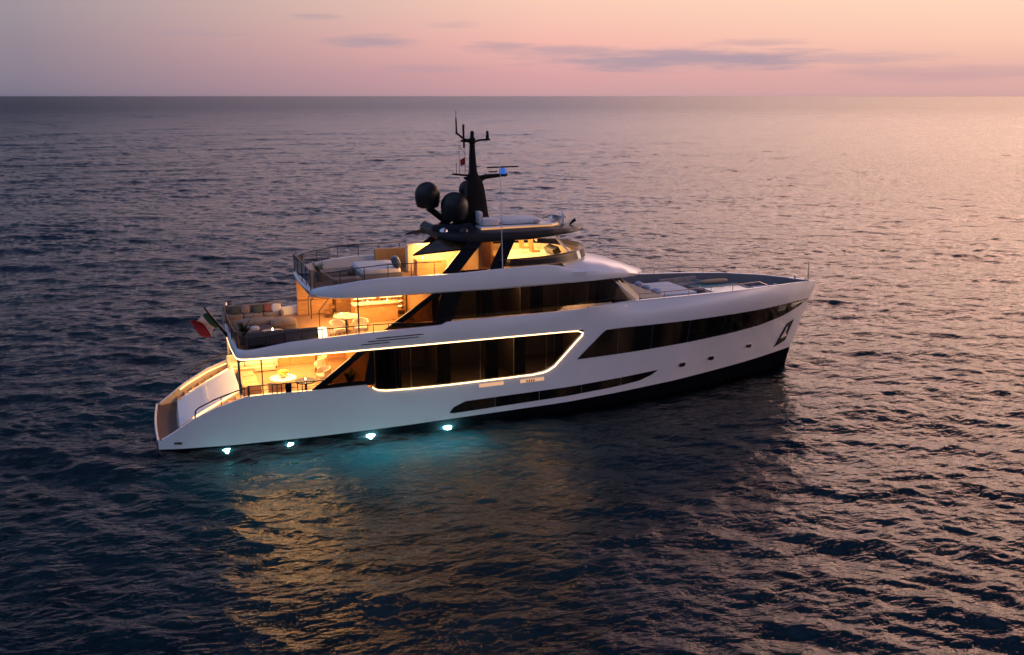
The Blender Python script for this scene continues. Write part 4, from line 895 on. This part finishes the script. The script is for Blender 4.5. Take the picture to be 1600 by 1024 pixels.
fb = empty('flower_bowl', (6.1,-.9,ZM+.46), 'bowl of yellow flowers on the round white cockpit table', 'flower bowl')
mb = MB(); mb.lathe((6.1,-.9,ZM+.46), [(.08,0),(.2,.10),(.22,.14)], 16); mb.build('bowl', cream, fb, smooth=True)
mb = MB(); rg = random.Random(3)
for k in range(60): a = rg.uniform(0,6.283); r_ = rg.uniform(0,.26); mb.cushion((6.1+r_*math.cos(a), -.9+r_*math.sin(a), ZM+.62+rg.uniform(0,.16)), (.1,.1,.07), r=.8)
mb.build('blossoms', flower, fb, smooth=True)
plant('leafy_plant', (8.9,-2.9,ZM), .9, 40, 'leafy green plant behind the clear corner window of the cockpit', lm=mat('leaf_bright', (.08,.12,.02), .6, var=.5, vscale=9))
mb = MB(); mb.box((4.6,-.5,ZM+.5), (.1,.1,.1)); 
# sun deck things
ZS = 6.72
t = empty('sun_bed', (11.0,.3,ZS), 'wide white sun bed in the middle of the top deck', 'sun bed')
mb = MB(); mb.box((11.0,.3,ZS+.2), (2.0,2.6,.3)); mb.build('bed_base', greydeck, t, bevel=.03); mb = MB(); mb.cushion((11.0,.3,ZS+.45), (1.95,2.55,.26), r=.15); mb.build('mattress', fab_white, t, smooth=True)
pillow((11.75,-.75,ZS+.78), (.35,.62,.55), fab_blue, 'dark blue patterned cushion standing on the forward end of the white sun bed', ry=-.3)
pillow((11.95,.1,ZS+.72), (.35,.7,.5), mat('fabric_pale_blue', (.28,.34,.40), .9, var=.3, vscale=10), 'pale blue cushion behind the dark blue one on the white sun bed', ry=-.3)
for x, y, lb in ((8.9,-1.2,'slatted sun lounger nearest the rail at the aft end of the top deck'), (8.9,1.0,'slatted sun lounger on the far side at the aft end of the top deck')):
    t = empty('sun_lounger', (x,y,ZS), lb, 'sun lounger', 'sun loungers on the top deck')
    mb = MB(); mb.box((x+.35,y,ZS+.25), (1.3,.65,.08)); mb.build('seat', fab_taupe, t, bevel=.02); mb = MB(); mb.box((x-.55,y,ZS+.46), (.75,.65,.08), ry=.65); mb.build('backrest', fab_grey, t, bevel=.02)
    for dx_ in (-.2,.9):
        for dy_ in (-.28,.28): mb = MB(); mb.box((x+dx_,y+dy_,ZS+.11), (.05,.05,.22)); mb.build('leg', darkrail, t)
plant('broad_plant', (8.15,-.1,ZS), .62, 26, 'small pale leaved plant in a pot at the aft rail of the top deck', lm=mat('leaf_pale', (.16,.2,.15), .6, var=.5, vscale=9))
# foredeck things
t = empty('sun_pad', (26.7,0,4.83), 'white sun pad with pillows on the raised foredeck block', 'sun pad')
for k, y in enumerate((-1.1, 0, 1.1)): mb = MB(); mb.cushion((26.8,y,4.95), (2.7,1.08,.24), r=.14); mb.build('mattress', fab_white, t, smooth=True)
for x, y, rz, lb in ((25.9,-1.0,.1,'pale pillow on the near side of the foredeck sun pad'), (25.85,0,.0,'pale pillow in the middle of the foredeck sun pad'), (25.9,1.0,-.1,'pale pillow on the far side of the foredeck sun pad')):
    pillow((x,y,5.16), (.36,.75,.26), mat('fabric_lilac', (.60,.60,.68), .9) if 'fabric_lilac' not in MATS else MATS['fabric_lilac'], lb, rz=rz, ry=-.3, cat='pillow', name='pillow')
sofa('sofa', (29.0,1.75,4.42), .12, 2.6, .8, 'grey sofa along the far side of the foredeck, by the blue pool', fab_grey, nb=3, back=.3)
sofa('sofa', (28.9,-2.0,4.42), math.pi-.1, 1.8, .7, 'short grey sofa on the near side of the foredeck', fab_grey, nb=2, back=.3)
pillow((28.3,-1.6,5.02), (.5,.3,.35), fab_dark, 'black cushion at the near forward corner of the sun pad')
pillow((31.0,1.4,4.95), (1.8,.4,.2), mat('tan_cover', (.5,.33,.2), .8), 'long tan bolster along the far edge of the blue pool', cat='bolster', name='bolster')

# candle lanterns and table ware added to make the lit decks sparkle
glow = mat('added_lantern_glow', (.9,.8,.6), .6, emis=(1,.66,.26), es=9)
def lantern(x, y, z, label):
    t = empty('added_lantern', (x,y,z), label, 'lantern', 'added candle lanterns on the decks')
    mb = MB(); mb.lathe((x,y,z), [(.07,0),(.07,.02)], 12); mb.build('lantern_base', darkrail, t)
    mb = MB(); mb.lathe((x,y,z+.02), [(.03,0),(.035,.06),(.01,.12)], 8); mb.build('added_flame', glow, t, smooth=True)
    mb = MB(); mb.tube([(x-.06,y,z),(x-.06,y,z+.2),(x+.06,y,z+.2),(x+.06,y,z)], .008, 4); mb.build('lantern_frame', darkrail, t)
for x, y, z, lb in ((6.35,-.65,ZM+.46,'added candle lantern on the round white cockpit table'), (7.0,-1.9,ZM+.5,'added candle lantern on the dark side table near the cockpit rail'), (4.7,1.4,ZM,'added candle lantern on the cockpit floor between the two sofas'), (5.7,-1.3,ZU+.40,'added candle lantern on the low table behind the dark terrace sofa'), (9.0,-.8,ZU+.76,'added candle lantern on the round dining table of the terrace'), (10.6,.7,ZU+.95,'added candle lantern at the aft end of the terrace bar counter'), (11.6,.7,ZU+.95,'added candle lantern at the forward end of the terrace bar counter'), (7.1,1.7,ZU,'added candle lantern on the terrace floor beside the grey daybed'), (13.2,-.3,ZS+.79,'added candle lantern on the bar counter of the top deck')):
    lantern(x, y, z, lb)
def plate(x, y, z, label):
    mb = MB(); mb.lathe((x,y,z), [(.05,0),(.12,.015),(.13,.02),(.12,.022),(.05,.008)], 16); tag(mb.build('plate', fab_white, smooth=True, loc=(x,y,z)), label, 'plate', 'plates on the terrace dining table')
for a, lb in ((0,'white plate at the forward edge of the round terrace table'), (2.1,'white plate at the far edge of the round terrace table'), (4.2,'white plate at the near edge of the round terrace table')):
    plate(9.2+.42*math.cos(a), -.95+.42*math.sin(a), ZU+.755, lb)
